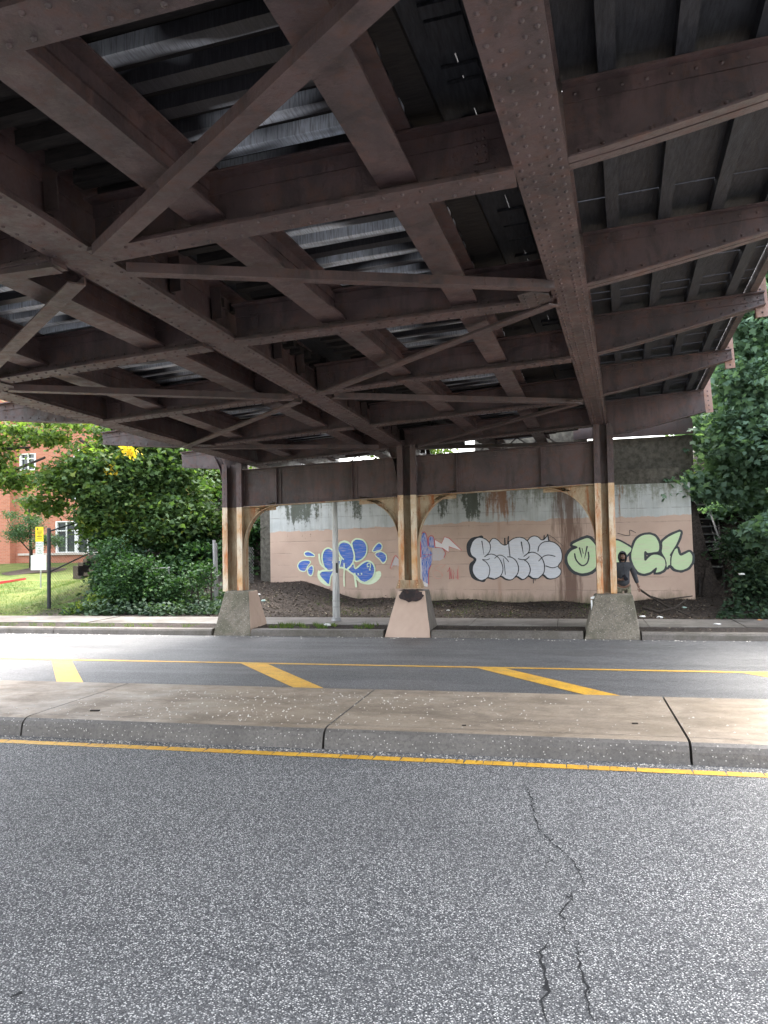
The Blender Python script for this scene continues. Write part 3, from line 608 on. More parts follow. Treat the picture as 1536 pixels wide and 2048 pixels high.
# ------------------------------------------------------------------ RAILWAY BRIDGE
bridge = thing('railway_bridge', (-3.1, 16.1, .9), 'brown riveted steel railway bridge overhead on a row of rust-stained columns, carrying a timber deck', 'bridge')
U0, U1 = -15.5, 4.3
vG1 = lambda u: .03
vG2 = lambda u: -3.05-.079*(u+12)
vG3 = lambda u: -6.50-.10*(u+8)
vS1 = lambda u: -2.08-.022*(u+12.5)
vS2 = lambda u: -.80-.034*(u+12)
vS3 = lambda u: -3.92-.076*(u+10.5)
vS4 = lambda u: -5.40-.11*(u+9)
FU = [-15.2, -13.2, -11.08, -8.62, -5.9, -2.85, .25]
FE = [(.05)]*8
def ibeam(name, vf, ua, ub, w0, depth, fw_, parent, mtl, th=.018, ang=.11, rivets=None, label=None, cut=None, plates=1):
    o = MB(); n = max(1, int((ub-ua)/1.5)); us = [ua+(ub-ua)*i/n for i in range(n+1)]
    def run(v0, v1, wa, wb):
        for a, b in zip(us[:-1], us[1:]):
            q = lambda u: [W(u, vf(u)+v0, wa), W(u, vf(u)+v1, wa), W(u, vf(u)+v1, wb), W(u, vf(u)+v0, wb)]
            o.hexa(q(a), q(b))
    for k in range(plates): run(-fw_/2+.006*k, fw_/2-.006*k, w0+k*th, w0+(k+1)*th-.001)
    wb_ = w0+plates*th
    run(-.008, .008, wb_, w0+depth-th); run(-fw_/2, fw_/2, w0+depth-th, w0+depth)
    for s in (-1, 1):
        run(min(s*.009, s*.024), max(s*.009, s*.024), wb_+.001, wb_+ang); run(min(s*.025, s*(fw_/2-.004)), max(s*.025, s*(fw_/2-.004)), wb_+.001, wb_+.016)
        run(min(s*.009, s*.024), max(s*.009, s*.024), w0+depth-th-ang, w0+depth-th-.001)
    b = o.build(name, mtl, parent, label=label)
    if rivets:
        r = MB(); pitch, offs, size = rivets; u = ua+.05; i = 0
        while u < ub:
            if u > -14.6:
                for k, off in enumerate(offs):
                    uu = u+(pitch/2 if k % 2 else 0); r.dome(W(uu, vf(uu)+off, w0), -BN, size)
                for s in (-1, 1):
                    r.dome(W(u, vf(u)+s*.024, wb_+ang*.6), BV*s, size*.9)
            u += pitch; i += 1
        r.build('rivets', mtl, b, kind='stuff', smooth=True)
    return b
ibeam('main_girder', vG1, U0, U1-.2, 0, .50, .31, bridge, M_STEEL, rivets=(.115, (-.115, -.055, .055, .115), .016), plates=2)
ibeam('main_girder', vG2, U0, U1-.2, 0, .50, .33, bridge, M_STEEL, rivets=(.13, (-.12, .12), .015), plates=2)
ibeam('main_girder', vG3, U0, U1-.2, 0, .50, .30, bridge, M_STEEL, rivets=(.14, (-.11, .11), .015), plates=2)
for vf in (vS1, vS2, vS3, vS4):
    ibeam('stringer', vf, U0, U1, .055, .31, .24, bridge, M_STEEL, th=.014, ang=.09, rivets=(.17, (), .012))
# web stiffeners on the middle girder
for u in np.arange(-14, 4, .85):
    for vf in (vG2,):
        for s in (-1, 1):
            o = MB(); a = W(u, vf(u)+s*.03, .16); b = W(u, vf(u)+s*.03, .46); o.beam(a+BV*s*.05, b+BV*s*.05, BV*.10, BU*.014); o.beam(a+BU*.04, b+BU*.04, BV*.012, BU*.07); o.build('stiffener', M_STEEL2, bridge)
# floor beams (riveted cross beams) between the girders
def cross(u0_, va, u1_, vb, w0=-.03, depth=.37, fwid=.24, riv=True):
    o = MB(); p = lambda f, w: W(u0_+(u1_-u0_)*f, va+(vb-va)*f, w); T = (p(1, 0)-p(0, 0)).normalized(); Q = T.cross(BN).normalized()
    c = lambda wa, wb, d, off=0: o.beam(p(0, (wa+wb)/2)+Q*off, p(1, (wa+wb)/2)+Q*off, Q*d, BN*(wb-wa))
    c(w0, w0+.016, fwid); c(w0+.017, w0+depth-.018, .014); c(w0+depth-.016, w0+depth, fwid)
    for s in (-1, 1):
        c(w0+.0175, w0+.11, .012, s*.0145); c(w0+.0175, w0+.031, fwid/2-.03, s*(fwid/4+.006)); c(w0+depth-.11, w0+depth-.0175, .012, s*.0145)
    # end connection angles
    for f in (.0, 1.0):
        e = p(f, 0)+T*(.19 if f == 0 else -.19)
        for s in (-1, 1): o.beam(e+BN*(w0+.12)+Q*s*.028, e+BN*(w0+depth-.12)+Q*s*.028, T*.09, Q*.012)
    b = o.build('floor_beam', M_STEEL, bridge)
    r = MB(); L = (p(1, 0)-p(0, 0)).length; n = int(L/.115)
    for i in range(1, n):
        for s in (-1, 1):
            q = p((i+(.25 if s > 0 else -.25))/n, w0)+Q*s*fwid*.3; r.dome(q, -BN, .016, .014)
        r.dome(p(i/n, w0+.075)-Q*0.0205*(1 if Q.y > 0 else -1), -Q*(1 if Q.y > 0 else -1), .012)
    for f in (0, 1):
        for k in range(5):
            for d in (-.025, .025):
                e = p(f, w0+.13+k*.045)+T*((.19+d) if f == 0 else -(.19+d)); sg = -1 if Q.y > 0 else 1; r.dome(e+Q*sg*.034, Q*sg, .011)
    r.build('rivets', M_STEEL, b, kind='stuff', smooth=True)
for i, u in enumerate(FU):
    cross(u, vG2(u)+.16, u+(.02 if i != 3 else .2), vG1(u)-.155)
    cross(u+.05, vG3(u)+.15, u, vG2(u)-.165)
# lateral bracing: angle irons zig-zagging under the beams
def brace(p, q, w=-.06, wid=.13, lip=.06):
    a, b = W(p[0], p[1], w), W(q[0], q[1], w); T = (b-a).normalized(); Q = T.cross(BN).normalized()
    m_ = (a+b)/2+BN*.0; o = MB(); o.beam(a, b, Q*wid, BN*.012); o.beam(a+Q*(wid/2-.006)+BN*.036, b+Q*(wid/2-.006)+BN*.036, Q*.012, BN*lip); o.build('bracing_angle', M_STEEL, bridge)
brace((-11.15, -2.88), (-13.1, -.1), -.055); brace((-10.80, -2.93), (-8.90, -.10), -.058, .10); brace((-8.45, -.12), (-6.0, -3.3)); brace((-5.67, -3.26), (-2.82, -.2), wid=.11); brace((-2.79, -.18), (.20, -3.6))
brace((-10.78, -3.35), (-8.75, -6.1), -.055); brace((-8.30, -6.1), (-5.89, -3.75), wid=.11); brace((-5.69, -3.75), (-3.18, -6.9)); brace((-3.0, -6.9), (-.29, -4.3)); brace((-11.35, -6.0), (-11.08, -3.28)); brace((-11.1, -6.1), (-10.9, -3.4), -.05, .1) if False else None
brace((.5, -3.7), (3.1, -.2)); brace((-15.1, -3.0), (-13.3, -.15)); brace((-13.35, -3.2), (-11.3, -6.0))
# gusset plates at the bracing joints
for (u, v) in ((-8.62, -.30), (-2.85, -.30), (-8.5, -6.1), (-2.95, -6.65)):
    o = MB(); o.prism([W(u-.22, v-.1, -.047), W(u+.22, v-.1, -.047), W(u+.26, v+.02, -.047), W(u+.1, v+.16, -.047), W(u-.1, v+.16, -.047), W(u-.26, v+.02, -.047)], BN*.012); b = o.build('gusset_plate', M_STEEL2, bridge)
    r = MB(); [r.dome(W(u+a_, v+b_, -.047), -BN, .013) for a_ in (-.18, -.09, 0, .09, .18) for b_ in (-.05, .05)]; r.build('rivets', M_STEEL2, b, kind='stuff')
# cantilever brackets carrying the deck edge
def bracket(u, va, vb, wr, wt, wtop=.44, tipd=.16, tilt=0, rivs=True):
    s = 1 if vb > va else -1; o = MB(); n = 8
    pr = [(va+(vb-va)*i/n, wr+(wt-wr)*(i/n)**1.15) for i in range(n+1)]
    A_ = [W(u-.007, v, w+.01) for v, w in pr]+[W(u-.007, vb, wtop-.01), W(u-.007, va, wtop-.01)]
    o.prism(A_, BU*.014)
    for (v0, w0), (v1, w1) in zip(pr[:-1], pr[1:]):
        for sg in (-1, 1):
            o.hexa([W(u+sg*.0075, v0, w0), W(u+sg*.085, v0, w0), W(u+sg*.085, v0, w0+.013), W(u+sg*.0075, v0, w0+.013)], [W(u+sg*.0075, v1, w1), W(u+sg*.085, v1, w1), W(u+sg*.085, v1, w1+.013), W(u+sg*.0075, v1, w1+.013)])
            o.hexa([W(u+sg*.0075, v0, w0+.013), W(u+sg*.02, v0, w0+.013), W(u+sg*.02, v0, w0+.085), W(u+sg*.0075, v0, w0+.085)], [W(u+sg*.0075, v1, w1+.013), W(u+sg*.02, v1, w1+.013), W(u+sg*.02, v1, w1+.085), W(u+sg*.0075, v1, w1+.085)])
    for sg in (-1, 1):
        o.hexa([W(u+sg*.0075, va, wtop-.10), W(u+sg*.02, va, wtop-.10), W(u+sg*.02, va, wtop-.014), W(u+sg*.0075, va, wtop-.014)], [W(u+sg*.0075, vb, wtop-.10), W(u+sg*.02, vb, wtop-.10), W(u+sg*.02, vb, wtop-.014), W(u+sg*.0075, vb, wtop-.014)])
        o.hexa([W(u+sg*.0075, va, wtop-.014), W(u+sg*.09, va, wtop-.014), W(u+sg*.09, va, wtop), W(u+sg*.0075, va, wtop)], [W(u+sg*.0075, vb, wtop-.014), W(u+sg*.09, vb, wtop-.014), W(u+sg*.09, vb, wtop), W(u+sg*.0075, vb, wtop)])
    b = o.build('cantilever_bracket', M_STEEL, bridge); r = MB()
    L = abs(vb-va); m_ = int(L/.13)
    for i in range(m_):
        f = (i+.5)/m_; v = va+(vb-va)*f; w = wr+(wt-wr)*f**1.15; r.dome(W(u-.02, v, w+.055), -BU, .014); r.dome(W(u-.02, v, wtop-.055), -BU, .014)
    r.build('rivets', M_STEEL, b, kind='stuff', smooth=True)
for u, wr, wt in ((-15.2, 0, .27), (-13.2, 0, .27), (-11.05, .0, .27), (-8.62, .0, .27), (-5.9, .0, .30), (-2.95, .0, .30)):
    bracket(u, .19, 2.08, wr, wt, .455)
bracket(.35, .19, 1.98, -.26, .02, .44)
for u in (-13.2, -11, -8.5, -5.9, -2.9, .4): bracket(u, vG3(u)-.16, vG3(u)-1.7, 0 if u < 0 else -.1, .22 if u < 0 else .1, .44)
# upright railing plates at the bracket tips
for u in (-8.62, -5.9, -2.95, .35):
    w0 = .18 if u < 0 else .0; o = MB(); o.beam(W(u+.02, 2.05, w0), W(u+.02, 2.05, 1.15), BV*.14, BU*.014); o.beam(W(u+.03, 1.985, w0), W(u+.03, 1.985, 1.15), BV*.012, BU*.09)
    b = o.build('railing_post', steel('pinkish_post_paint%d' % int(u*10), (.30, .19, .16), (.22, .14, .12), (.25, .12, .06)), bridge)
    r = MB(); [r.dome(W(u+.012, 2.05, w0+.05+k*.09), -BU, .014) for k in range(5)]; r.build('rivets', M_STEEL, b, kind='stuff')
# deck edge fascia, joists of the walkway, ties, planks
def longi(name, va, vb, wa, wb, mtl, ua=U0, ub=U1):
    o = MB(); q = lambda u: [W(u, va, wa), W(u, vb, wa), W(u, vb, wb), W(u, va, wb)]; n = 6
    for i in range(n): o.hexa(q(ua+(ub-ua)*i/n), q(ua+(ub-ua)*(i+1)/n))
    return o.build(name, mtl, bridge)
longi('walkway_joist', .40, .50, .458, .56, M_PLANK_DARK); longi('walkway_joist', .82, .92, .458, .56, M_PLANK_DARK); longi('walkway_joist', 1.24, 1.34, .458, .56, M_PLANK_DARK); longi('walkway_joist', 1.66, 1.76, .458, .56, M_PLANK_DARK)
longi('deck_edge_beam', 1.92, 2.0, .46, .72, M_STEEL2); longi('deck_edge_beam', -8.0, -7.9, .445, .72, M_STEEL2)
u = U0; rr = random.Random(11)
while u < U1-.3:                                   # boards of the walkway outside the right girder, seams open in places
    w_ = rr.choice((.24, .27, .3)); gap = rr.choice((.001, .001, .001, .0165, .0178)); sk = rr.uniform(-.008, .008) if gap > .01 else 0
    o = MB(); o.hexa([W(u, .02, .562), W(u+w_-gap, .02, .562), W(u+w_-gap+sk, 1.915, .562), W(u, 1.915, .562)], [W(u, .02, .570), W(u+w_-gap, .02, .570), W(u+w_-gap+sk, 1.915, .570), W(u, 1.915, .570)]); o.build('deck_board', M_PLANK_DARK, bridge); u += w_
u = U0; i = 0
while u < U1-.3:                                   # sleepers across the tracks; pale bays carry painted light, outer parts are dark
    w_ = .105; h = rr.uniform(-.006, .006); vl = rr.uniform(-.03, .03)
    for k_, (a_, b_, m_) in enumerate(((vS1(u)-.1, vS2(u)+.1, M_SLEEPER_LIT), (vS4(u)-.1, vS3(u)+.1, M_SLEEPER_LIT), (-2.95+vl, vS1(u)-.105, M_TIE), (vS3(u)+.105, -3.3+vl, M_TIE))):
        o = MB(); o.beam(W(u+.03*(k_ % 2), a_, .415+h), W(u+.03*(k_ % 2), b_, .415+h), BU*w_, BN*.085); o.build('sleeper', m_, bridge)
    u += .262+rr.uniform(-.012, .012)
def planks(v0, v1, w, wd_, mtl, gaps):
    v = v0; 
    while v < v1-.02:
        g_ = rr.choice(gaps); x_ = min(wd_, v1-v)
        o = MB(); n = 3
        for k in range(n):
            a, b = U0+(U1-U0)*k/n, U0+(U1-U0)*(k+1)/n-.002
            o.hexa([W(a, v, w), W(a, v+x_-g_, w), W(b, v+x_-g_, w), W(b, v, w)], [W(a, v, w+.045), W(a, v+x_-g_, w+.045), W(b, v+x_-g_, w+.045), W(b, v, w+.045)])
        o.build('deck_plank', mtl, bridge); v += wd_
planks(-2.9, -.55, .462, .2350, M_TIE, (.001,)); planks(-6.85, -3.35, .462, .22, M_TIE, (.001,))
planks(-.62, -.349, .5085, .271, M_PLANK_DARK, (.0005,))
planks(-.342, .02, .505, .36, M_PLANK_DARK, (.001,)); planks(-3.35, -2.902, .505, .45, M_PLANK_DARK, (.001,)); planks(-7.9, -6.852, .505, .21, M_PLANK_DARK, (.001, .004))
# dark battens that interrupt the slit of daylight
rb = random.Random(4); u = -15.0
while u < 3.5:
    L = rb.choice((.06, .1, .3, .8)); o = MB(); o.beam(W(u+L/2, -.44, .49), W(u+L/2, -.24, .49), BU*L, BN*.02); o.build('batten', M_PLANK_DARK, bridge); u += L+rb.choice((.03, .06, .12, .3))
# ---- columns on the kerb line with cross girder between
COLS = [dict(xl=(442, 448), xr=(479, 489), top=905, mid=1015, bot=1183), dict(xl=(792, 801), xr=(829, 838), top=868, mid=990, bot=1160), dict(xl=(1184, 1200), xr=(1223, 1240), top=848, mid=966, bot=1187)]
YC = 15.98
def px(x, y, Y=YC): return on_y(x, y, Y)
col_top = []
for ci, c in enumerate(COLS):
    x0 = px((c['xl'][0]+c['xl'][1])/2, (c['mid']+c['bot'])/2).x; x1 = px((c['xr'][0]+c['xr'][1])/2, (c['mid']+c['bot'])/2).x
    xc = (x0+x1)/2; wdt = x1-x0; zb, zm = px(768, 1, YC).z, 0
    zb = px((c['xl'][1]+c['xr'][1])/2, c['bot']).z; zm = px((c['xl'][0]+c['xr'][0])/2, c['mid']).z
    zt = (W(0, 0, .0)+BV*(xc-BA.x)).z-.004
    zt += {0: 0, 1: 0, 2: 0}[ci]
    col_top.append((xc, wdt, zm, zt)); D = .36; Y0 = YC; 
    def shaft(z0, z1, mats, name, label):
        o = MB()
        for s in (-1, 1):
            e = xc+s*wdt/2; i_ = e-s*.115
            o.box(((e+i_)/2, Y0+.008, (z0+z1)/2), (.115, .016, z1-z0), 1); o.box((e-s*.009, Y0+.017+(D-.034)/2, (z0+z1)/2), (.016, D-.034, z1-z0), 0); o.box(((e+i_)/2, Y0+D-.008, (z0+z1)/2), (.115, .016, z1-z0), 0)
        o.box((xc, Y0+D/2, (z0+z1)/2), (wdt-.038, .014, z1-z0), 0)
        for s in (-1, 1): o.box((xc+s*(wdt/2-.075), Y0+D/2-.016, (z0+z1)/2), (.1, .014, z1-z0-.01), 0)
        b = o.build(name, mats, bridge, label=label); r = MB(); z = z0+.06
        while z < z1-.04:
            for s in (-1, 1): r.dome((xc+s*(wdt/2-.088), Y0+D/2-.025, z), (0, -1, 0), .013)
            if name == 'column_head':
                for s in (-1, 1): r.dome((xc+s*(wdt/2-.055), Y0-.001, z), (0, -1, 0), .013)
            z += .115
        r.build('rivets', mats[0], b, kind='stuff', smooth=True)
    shaft(zb, zm, [M_RUST, M_STRIP], 'column_shaft', 'lower column shaft with cream paint running with orange rust')
    shaft(zm+.001, zt, [M_STEEL, M_STEEL], 'column_head', None)
    if ci == 1:
        o = MB(); h0 = zb-.17; o.hexa([Vector((xc-wdt/2-.06, Y0-.05, h0)), Vector((xc+wdt/2+.08, Y0-.05, h0)), Vector((xc+wdt/2+.08, Y0+D+.04, h0)), Vector((xc-wdt/2-.06, Y0+D+.04, h0))], [Vector((xc-wdt/2-.01, Y0-.02, zb)), Vector((xc+wdt/2+.01, Y0-.02, zb)), Vector((xc+wdt/2+.01, Y0+D+.01, zb)), Vector((xc-wdt/2-.01, Y0+D+.01, zb))])
        b = o.build('base_shoe', M_RUST, bridge); r = MB()
        for s in (-1, 1):
            for k in range(3): r.dome((xc+s*(wdt/2-.01+.012*(2-k)), Y0-.03-.01*(2-k), h0+.03+k*.05), (0, -1, 0), .014)
        r.build('rivets', M_STRIP, b, kind='stuff', smooth=True)
YW = YC+.18
def cg_bottom(x): 
    (xa, _, za, _), (xb, _, zb_, _) = col_top[0], col_top[2]; return za+(zb_-za)*(x-xa)/(xb-xa)
def cg_top(x): return cg_bottom(x)+.80+.03*(x-col_top[0][0])/8
def bay(i, j, stiff):
    xa = col_top[i][0]+col_top[i][1]/2+.002; xb = col_top[j][0]-col_top[j][1]/2-.002; o = MB()
    q = lambda y0, y1, f0, f1: o.hexa([Vector((xa, y0, f0(xa))), Vector((xb, y0, f0(xb))), Vector((xb, y1, f0(xb))), Vector((xa, y1, f0(xa)))], [Vector((xa, y0, f1(xa))), Vector((xb, y0, f1(xb))), Vector((xb, y1, f1(xb))), Vector((xa, y1, f1(xa)))])
    bt, tp = cg_bottom, cg_top
    q(YW-.007, YW+.007, lambda x: bt(x)+.016, lambda x: tp(x)-.016)
    q(YW-.13, YW+.13, bt, lambda x: bt(x)+.015); q(YW-.13, YW+.13, lambda x: tp(x)-.015, tp)
    q(YW-.02, YW-.008, lambda x: bt(x)+.016, lambda x: bt(x)+.115); q(YW-.02, YW-.008, lambda x: tp(x)-.115, lambda x: tp(x)-.016)
    b = o.build('cross_girder', M_STEEL, bridge)
    r = MB(); x = xa+.06
    while x < xb-.03:
        r.dome((x, YW-.02, bt(x)+.075), (0, -1, 0), .013); r.dome((x+.04, YW-.02, tp(x)-.07), (0, -1, 0), .012); x += .115
    for sx in stiff:
        X = px(sx, 950, YW).x; o2 = MB()
        o2.box((X, YW-.05, (bt(X)+tp(X))/2), (.014, .08, tp(X)-bt(X)-.04)); o2.box((X+.045, YW-.0275, (bt(X)+tp(X))/2), (.09, .014, tp(X)-bt(X)-.04)); o2.build('stiffener', M_STEEL, bridge)
        z = bt(X)+.09
        while z < tp(X)-.05: r.dome((X+.055, YW-.0345, z), (0, -1, 0), .0125); z += .09
    r.build('rivets', M_STEEL, b, kind='stuff', smooth=True)
    o = MB(); x = xa  # pale worn edge of the bottom flange
    q = lambda y0, y1, f0, f1: o.hexa([Vector((xa, y0, f0(xa))), Vector((xb, y0, f0(xb))), Vector((xb, y1, f0(xb))), Vector((xa, y1, f0(xa)))], [Vector((xa, y0, f1(xa))), Vector((xb, y0, f1(xb))), Vector((xb, y1, f1(xb))), Vector((xa, y1, f1(xa)))])
    q(YW-.132, YW+.125, lambda x: bt(x)-.014, lambda x: bt(x)-.001); o.build('bottom_flange_plate', M_RUST, bridge)
bay(0, 1, (555, 706)); bay(1, 2, (914, 1083))
# curved knee brackets below (rust stained) and above (brown)
def knee(xcorner, zc, rx, rz, s, mtl, Yp=YW, zfun=None, down=True):
    # corner at (xcorner, zc); the curve runs from (xcorner + s*rx, zc) to (xcorner, zc - rz)
    n = 14; arc = []
    for i in range(n+1):
        a = math.pi/2*i/n; arc.append((xcorner+s*(rx-rx*math.sin(a)*.93)-s*0, zc-(rz-rz*math.cos(a))*1.0))
    arc = [(xcorner+s*rx*(1-math.sin(math.pi/2*i/n)), zc-rz*(1-math.cos(math.pi/2*i/n))) for i in range(n+1)]
    if zfun: arc = [(x, z+(zfun(x)-zc)) for x, z in arc]
    zc2 = zfun(xcorner) if zfun else zc
    o = MB(); o.prism([(x, Yp-.006, z-.0) for x, z in arc]+[(xcorner, Yp-.006, zc2)], (0, .012, 0))
    for (xa, za), (xb, zb2) in zip(arc[:-1], arc[1:]):
        t_ = Vector((xb-xa, 0, zb2-za)).normalized(); nn = Vector((-t_.z, 0, t_.x)); 
        if nn.x*s > 0: nn = -nn
        for y0, y1 in ((Yp-.10, Yp-.007), (Yp+.007, Yp+.10)):
            o.hexa([Vector((xa, y0, za))-nn*.014, Vector((xb, y0, zb2))-nn*.014, Vector((xb, y1, zb2))-nn*.014, Vector((xa, y1, za))-nn*.014], [Vector((xa, y0, za)), Vector((xb, y0, zb2)), Vector((xb, y1, zb2)), Vector((xa, y1, za))])
        o.hexa([Vector((xa, Yp-.02, za)), Vector((xb, Yp-.02, zb2)), Vector((xb, Yp-.0065, zb2)), Vector((xa, Yp-.0065, za))], [Vector((xa, Yp-.02, za))+nn*.075, Vector((xb, Yp-.02, zb2))+nn*.075, Vector((xb, Yp-.0065, zb2))+nn*.075, Vector((xa, Yp-.0065, za))+nn*.075])
    # angle along the girder and column
    xe = xcorner+s*rx; f = zfun or (lambda x: zc)
    if zfun: o.hexa([Vector((xcorner, Yp-.02, f(xcorner)-.09)), Vector((xe, Yp-.02, f(xe)-.09)), Vector((xe, Yp-.0062, f(xe)-.09)), Vector((xcorner, Yp-.0062, f(xcorner)-.09))], [Vector((xcorner, Yp-.02, f(xcorner)-.016)), Vector((xe, Yp-.02, f(xe)-.016)), Vector((xe, Yp-.0062, f(xe)-.016)), Vector((xcorner, Yp-.0062, f(xcorner)-.016))])
    b = o.build('knee_bracket', mtl, bridge); r = MB()
    for k in range(len(arc)*2):
        f_ = k/(len(arc)*2-1)*(len(arc)-1); i = min(int(f_), len(arc)-2); e = f_-i
        xa, za = arc[i]; xb, zb2 = arc[i+1]; t_ = Vector((xb-xa, 0, zb2-za)).normalized(); nn = Vector((-t_.z, 0, t_.x)); nn = -nn if nn.x*s > 0 else nn
        r.dome(Vector((xa+(xb-xa)*e, Yp-.021, za+(zb2-za)*e))+nn*.042, (0, -1, 0), .012)
    if zfun:
        x = min(xcorner, xe)+.05
        while x < max(xcorner, xe): r.dome((x, Yp-.021, f(x)-.055), (0, -1, 0), .012); x += .1
    r.build('rivets', mtl, b, kind='stuff', smooth=True)
g0, g1, g2 = col_top
zb_f = lambda x: cg_bottom(x)-.016
knee(g0[0]+g0[1]/2, g0[2], .72, .88, 1, M_RUST, zfun=zb_f); knee(g1[0]-g1[1]/2, g1[2], .85, .92, -1, M_RUST, zfun=zb_f)
knee(g1[0]+g1[1]/2, g1[2], .80, 1.02, 1, M_RUST, zfun=zb_f); knee(g2[0]-g2[1]/2, g2[2], .98, 1.12, -1, M_RUST, zfun=zb_f)
knee(g0[0]-g0[1]/2, px(430, 905, YW).z, .42, .92, -1, M_STEEL)
knee(g1[0]-g1[1]/2, g1[3]-.02, .28, 1.15, -1, M_STEEL)
# abutment end: bearings, timber back wall
for vf in (vG1, vS1, vS2, vG2, vS3, vG3):
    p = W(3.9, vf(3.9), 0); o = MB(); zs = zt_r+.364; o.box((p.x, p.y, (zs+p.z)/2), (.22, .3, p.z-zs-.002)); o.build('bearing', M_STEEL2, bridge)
for x0_, x1_, y0_, y1_ in ((832, 905, 862, 872), (835, 900, 874, 884), (838, 892, 886, 894), (1120, 1172, 806, 822)):
    A1, A2 = on_y(x0_, y1_, 21.2), on_y(x1_, y0_, 21.2); o = MB(); o.prism([(A1.x, 21.2, A1.z), (A2.x, 21.1, A1.z+.06), (A2.x, 21.1, A2.z+.03), (A1.x, 21.2, A2.z)], (0, .06, 0)); o.build('backing_timber', M_TIMBER, bridge)
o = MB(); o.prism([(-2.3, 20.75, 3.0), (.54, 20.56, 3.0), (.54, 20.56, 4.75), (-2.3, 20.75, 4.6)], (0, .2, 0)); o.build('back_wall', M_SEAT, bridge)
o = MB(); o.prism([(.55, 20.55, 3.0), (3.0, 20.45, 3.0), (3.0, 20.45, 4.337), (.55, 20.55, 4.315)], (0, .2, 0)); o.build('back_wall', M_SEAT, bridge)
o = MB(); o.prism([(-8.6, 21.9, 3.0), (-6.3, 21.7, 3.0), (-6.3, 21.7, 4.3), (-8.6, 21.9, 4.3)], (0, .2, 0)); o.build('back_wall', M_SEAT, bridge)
for k in range(9):
    x_ = on_y(575+k*12, 915, 21.4).x; o = MB(); o.box((x_, 21.4, on_y(600, 926-k*1.2, 21.4).z), (.14, .04, .55-.03*k), rz=.06); o.build('back_board', M_TIMBER, bridge)
o = MB(); o.prism([(.2, 20.40, 4.335), (3.0, 20.34, 4.36), (3.0, 20.34, 4.80), (.2, 20.40, 4.66)], (0, .1, 0)); o.build('end_beam', M_STEEL2, bridge)
# lattice cross frame near the abutment
for v0 in (-5.2, -1.9):
    a, b = W(3.0, v0-.9, .02), W(3.0, v0+.9, .02); o = MB(); o.beam(a, b, BU*.05, BN*.05); o.beam(a+BN*.28, b+BN*.28, BU*.05, BN*.05); n = 6
    for k in range(n):
        p, q = a+(b-a)*(k/n), a+(b-a)*((k+1)/n)
        (o.beam(p+BN*.02, q+BN*.26, BU*.012, BN*.035) if k % 2 == 0 else o.beam(p+BN*.26, q+BN*.02, BU*.012, BN*.035))
    o.build('lattice_frame', M_STEEL2, bridge)

# ------------------------------------------------------------------ PEDESTALS
def pedestal(bl, br, tl, tr, ztop, Yf, Db, Dt, mats, label, sh):
    o = MB(); z0 = -.02 if sh else .0
    yb0, yb1 = Yf, Yf+Db; yt0 = Yf+(Db-Dt)/2; yt1 = yt0+Dt
    A_ = [Vector((bl, yb0, z0)), Vector((br, yb0, z0)), Vector((br, yb1, z0)), Vector((bl, yb1, z0))]; B_ = [Vector((tl, yt0, ztop)), Vector((tr, yt0, ztop)), Vector((tr, yt1, ztop)), Vector((tl, yt1, ztop))]
    o.v = [tuple(p) for p in A_+B_]; o.f = [(0, 1, 5, 4), (1, 2, 6, 5), (2, 3, 7, 6), (3, 0, 4, 7), (4, 5, 6, 7), (3, 2, 1, 0)]; o.m = [0, 1, 2, 2, 2, 2]
    th = thing('concrete_pedestal', ((bl+br)/2, Yf+Db/2, 0), label, 'pedestal', 'pedestals under the bridge columns')
    # subdivide by layers so that arrises can wear
    b = o.build('block', mats, th); bm = bmesh.new(); bm.from_mesh(b.data); bmesh.ops.subdivide_edges(bm, edges=bm.edges[:], cuts=9, use_grid_fill=True)
    for v in bm.verts:
        n_ = math.sin(v.co.x*31+v.co.z*17)*math.cos(v.co.y*23-v.co.z*29); v.co += v.normal*n_*.006
    bm.to_mesh(b.data); bm.free(); m_ = b.modifiers.new('bevel', 'BEVEL'); m_.width = .025; m_.segments = 2; m_.angle_limit = math.radians(40)
    return th, yt0
def pp(x, y, Y): return on_y(x, y, Y)
Yf = 15.47
zt0 = pp(475, 1182, Yf+.35).z; a, b = pp(452, 1182, Yf+.35).x, pp(500, 1182, Yf+.35).x
p0, _ = pedestal(pp(425, 1262, Yf).x, pp(502, 1265, Yf).x, a, b, zt0, Yf, 1.05, .48, [M_PED, M_PINK, M_PED], 'mossy grey concrete pedestal with a pink painted right side under the left column', True)
zt1 = pp(820, 1181, Yf+.3).z; a, b = pp(796, 1181, Yf+.3).x, pp(851, 1181, Yf+.3).x
p1, yt1_ = pedestal(pp(768, 1270, Yf).x, pp(862, 1272, Yf).x, a, b, zt1, Yf, 1.0, .5, [M_PINK, M_KERB, M_KERB], 'pink painted concrete pedestal with a dark broken hole at its top under the middle column', True)
zt2 = pp(1230, 1190, Yf+.25).z; a, b = pp(1190, 1190, Yf+.25).x, pp(1266, 1190, Yf+.25).x
p2, _ = pedestal(pp(1168, 1278, Yf).x, pp(1283, 1280, Yf).x, a, b, zt2, Yf, 1.0, .55, [M_PED]*3, 'speckled grey unpainted concrete pedestal with a white paint drip under the right column', True)
# broken-out hole on the middle one, drawn as a dark plate
o = MB(); hc = pp(822, 1191, yt1_-.03); n = 22; rr = random.Random(2); pts = []
for k in range(n):
    a_ = 2*math.pi*k/n; pts.append(Vector((hc.x+.25*math.cos(a_)*(1+rr.uniform(-.08, .08)), hc.y-.035*(1 if math.sin(a_) < 0 else 0)+.035*math.sin(a_), hc.z+.115*math.sin(a_)*(1+rr.uniform(-.15, .15)))))
o.prism(pts, (0, .05, 0)); o.build('broken_hole', M_DARKHOLE, p1)
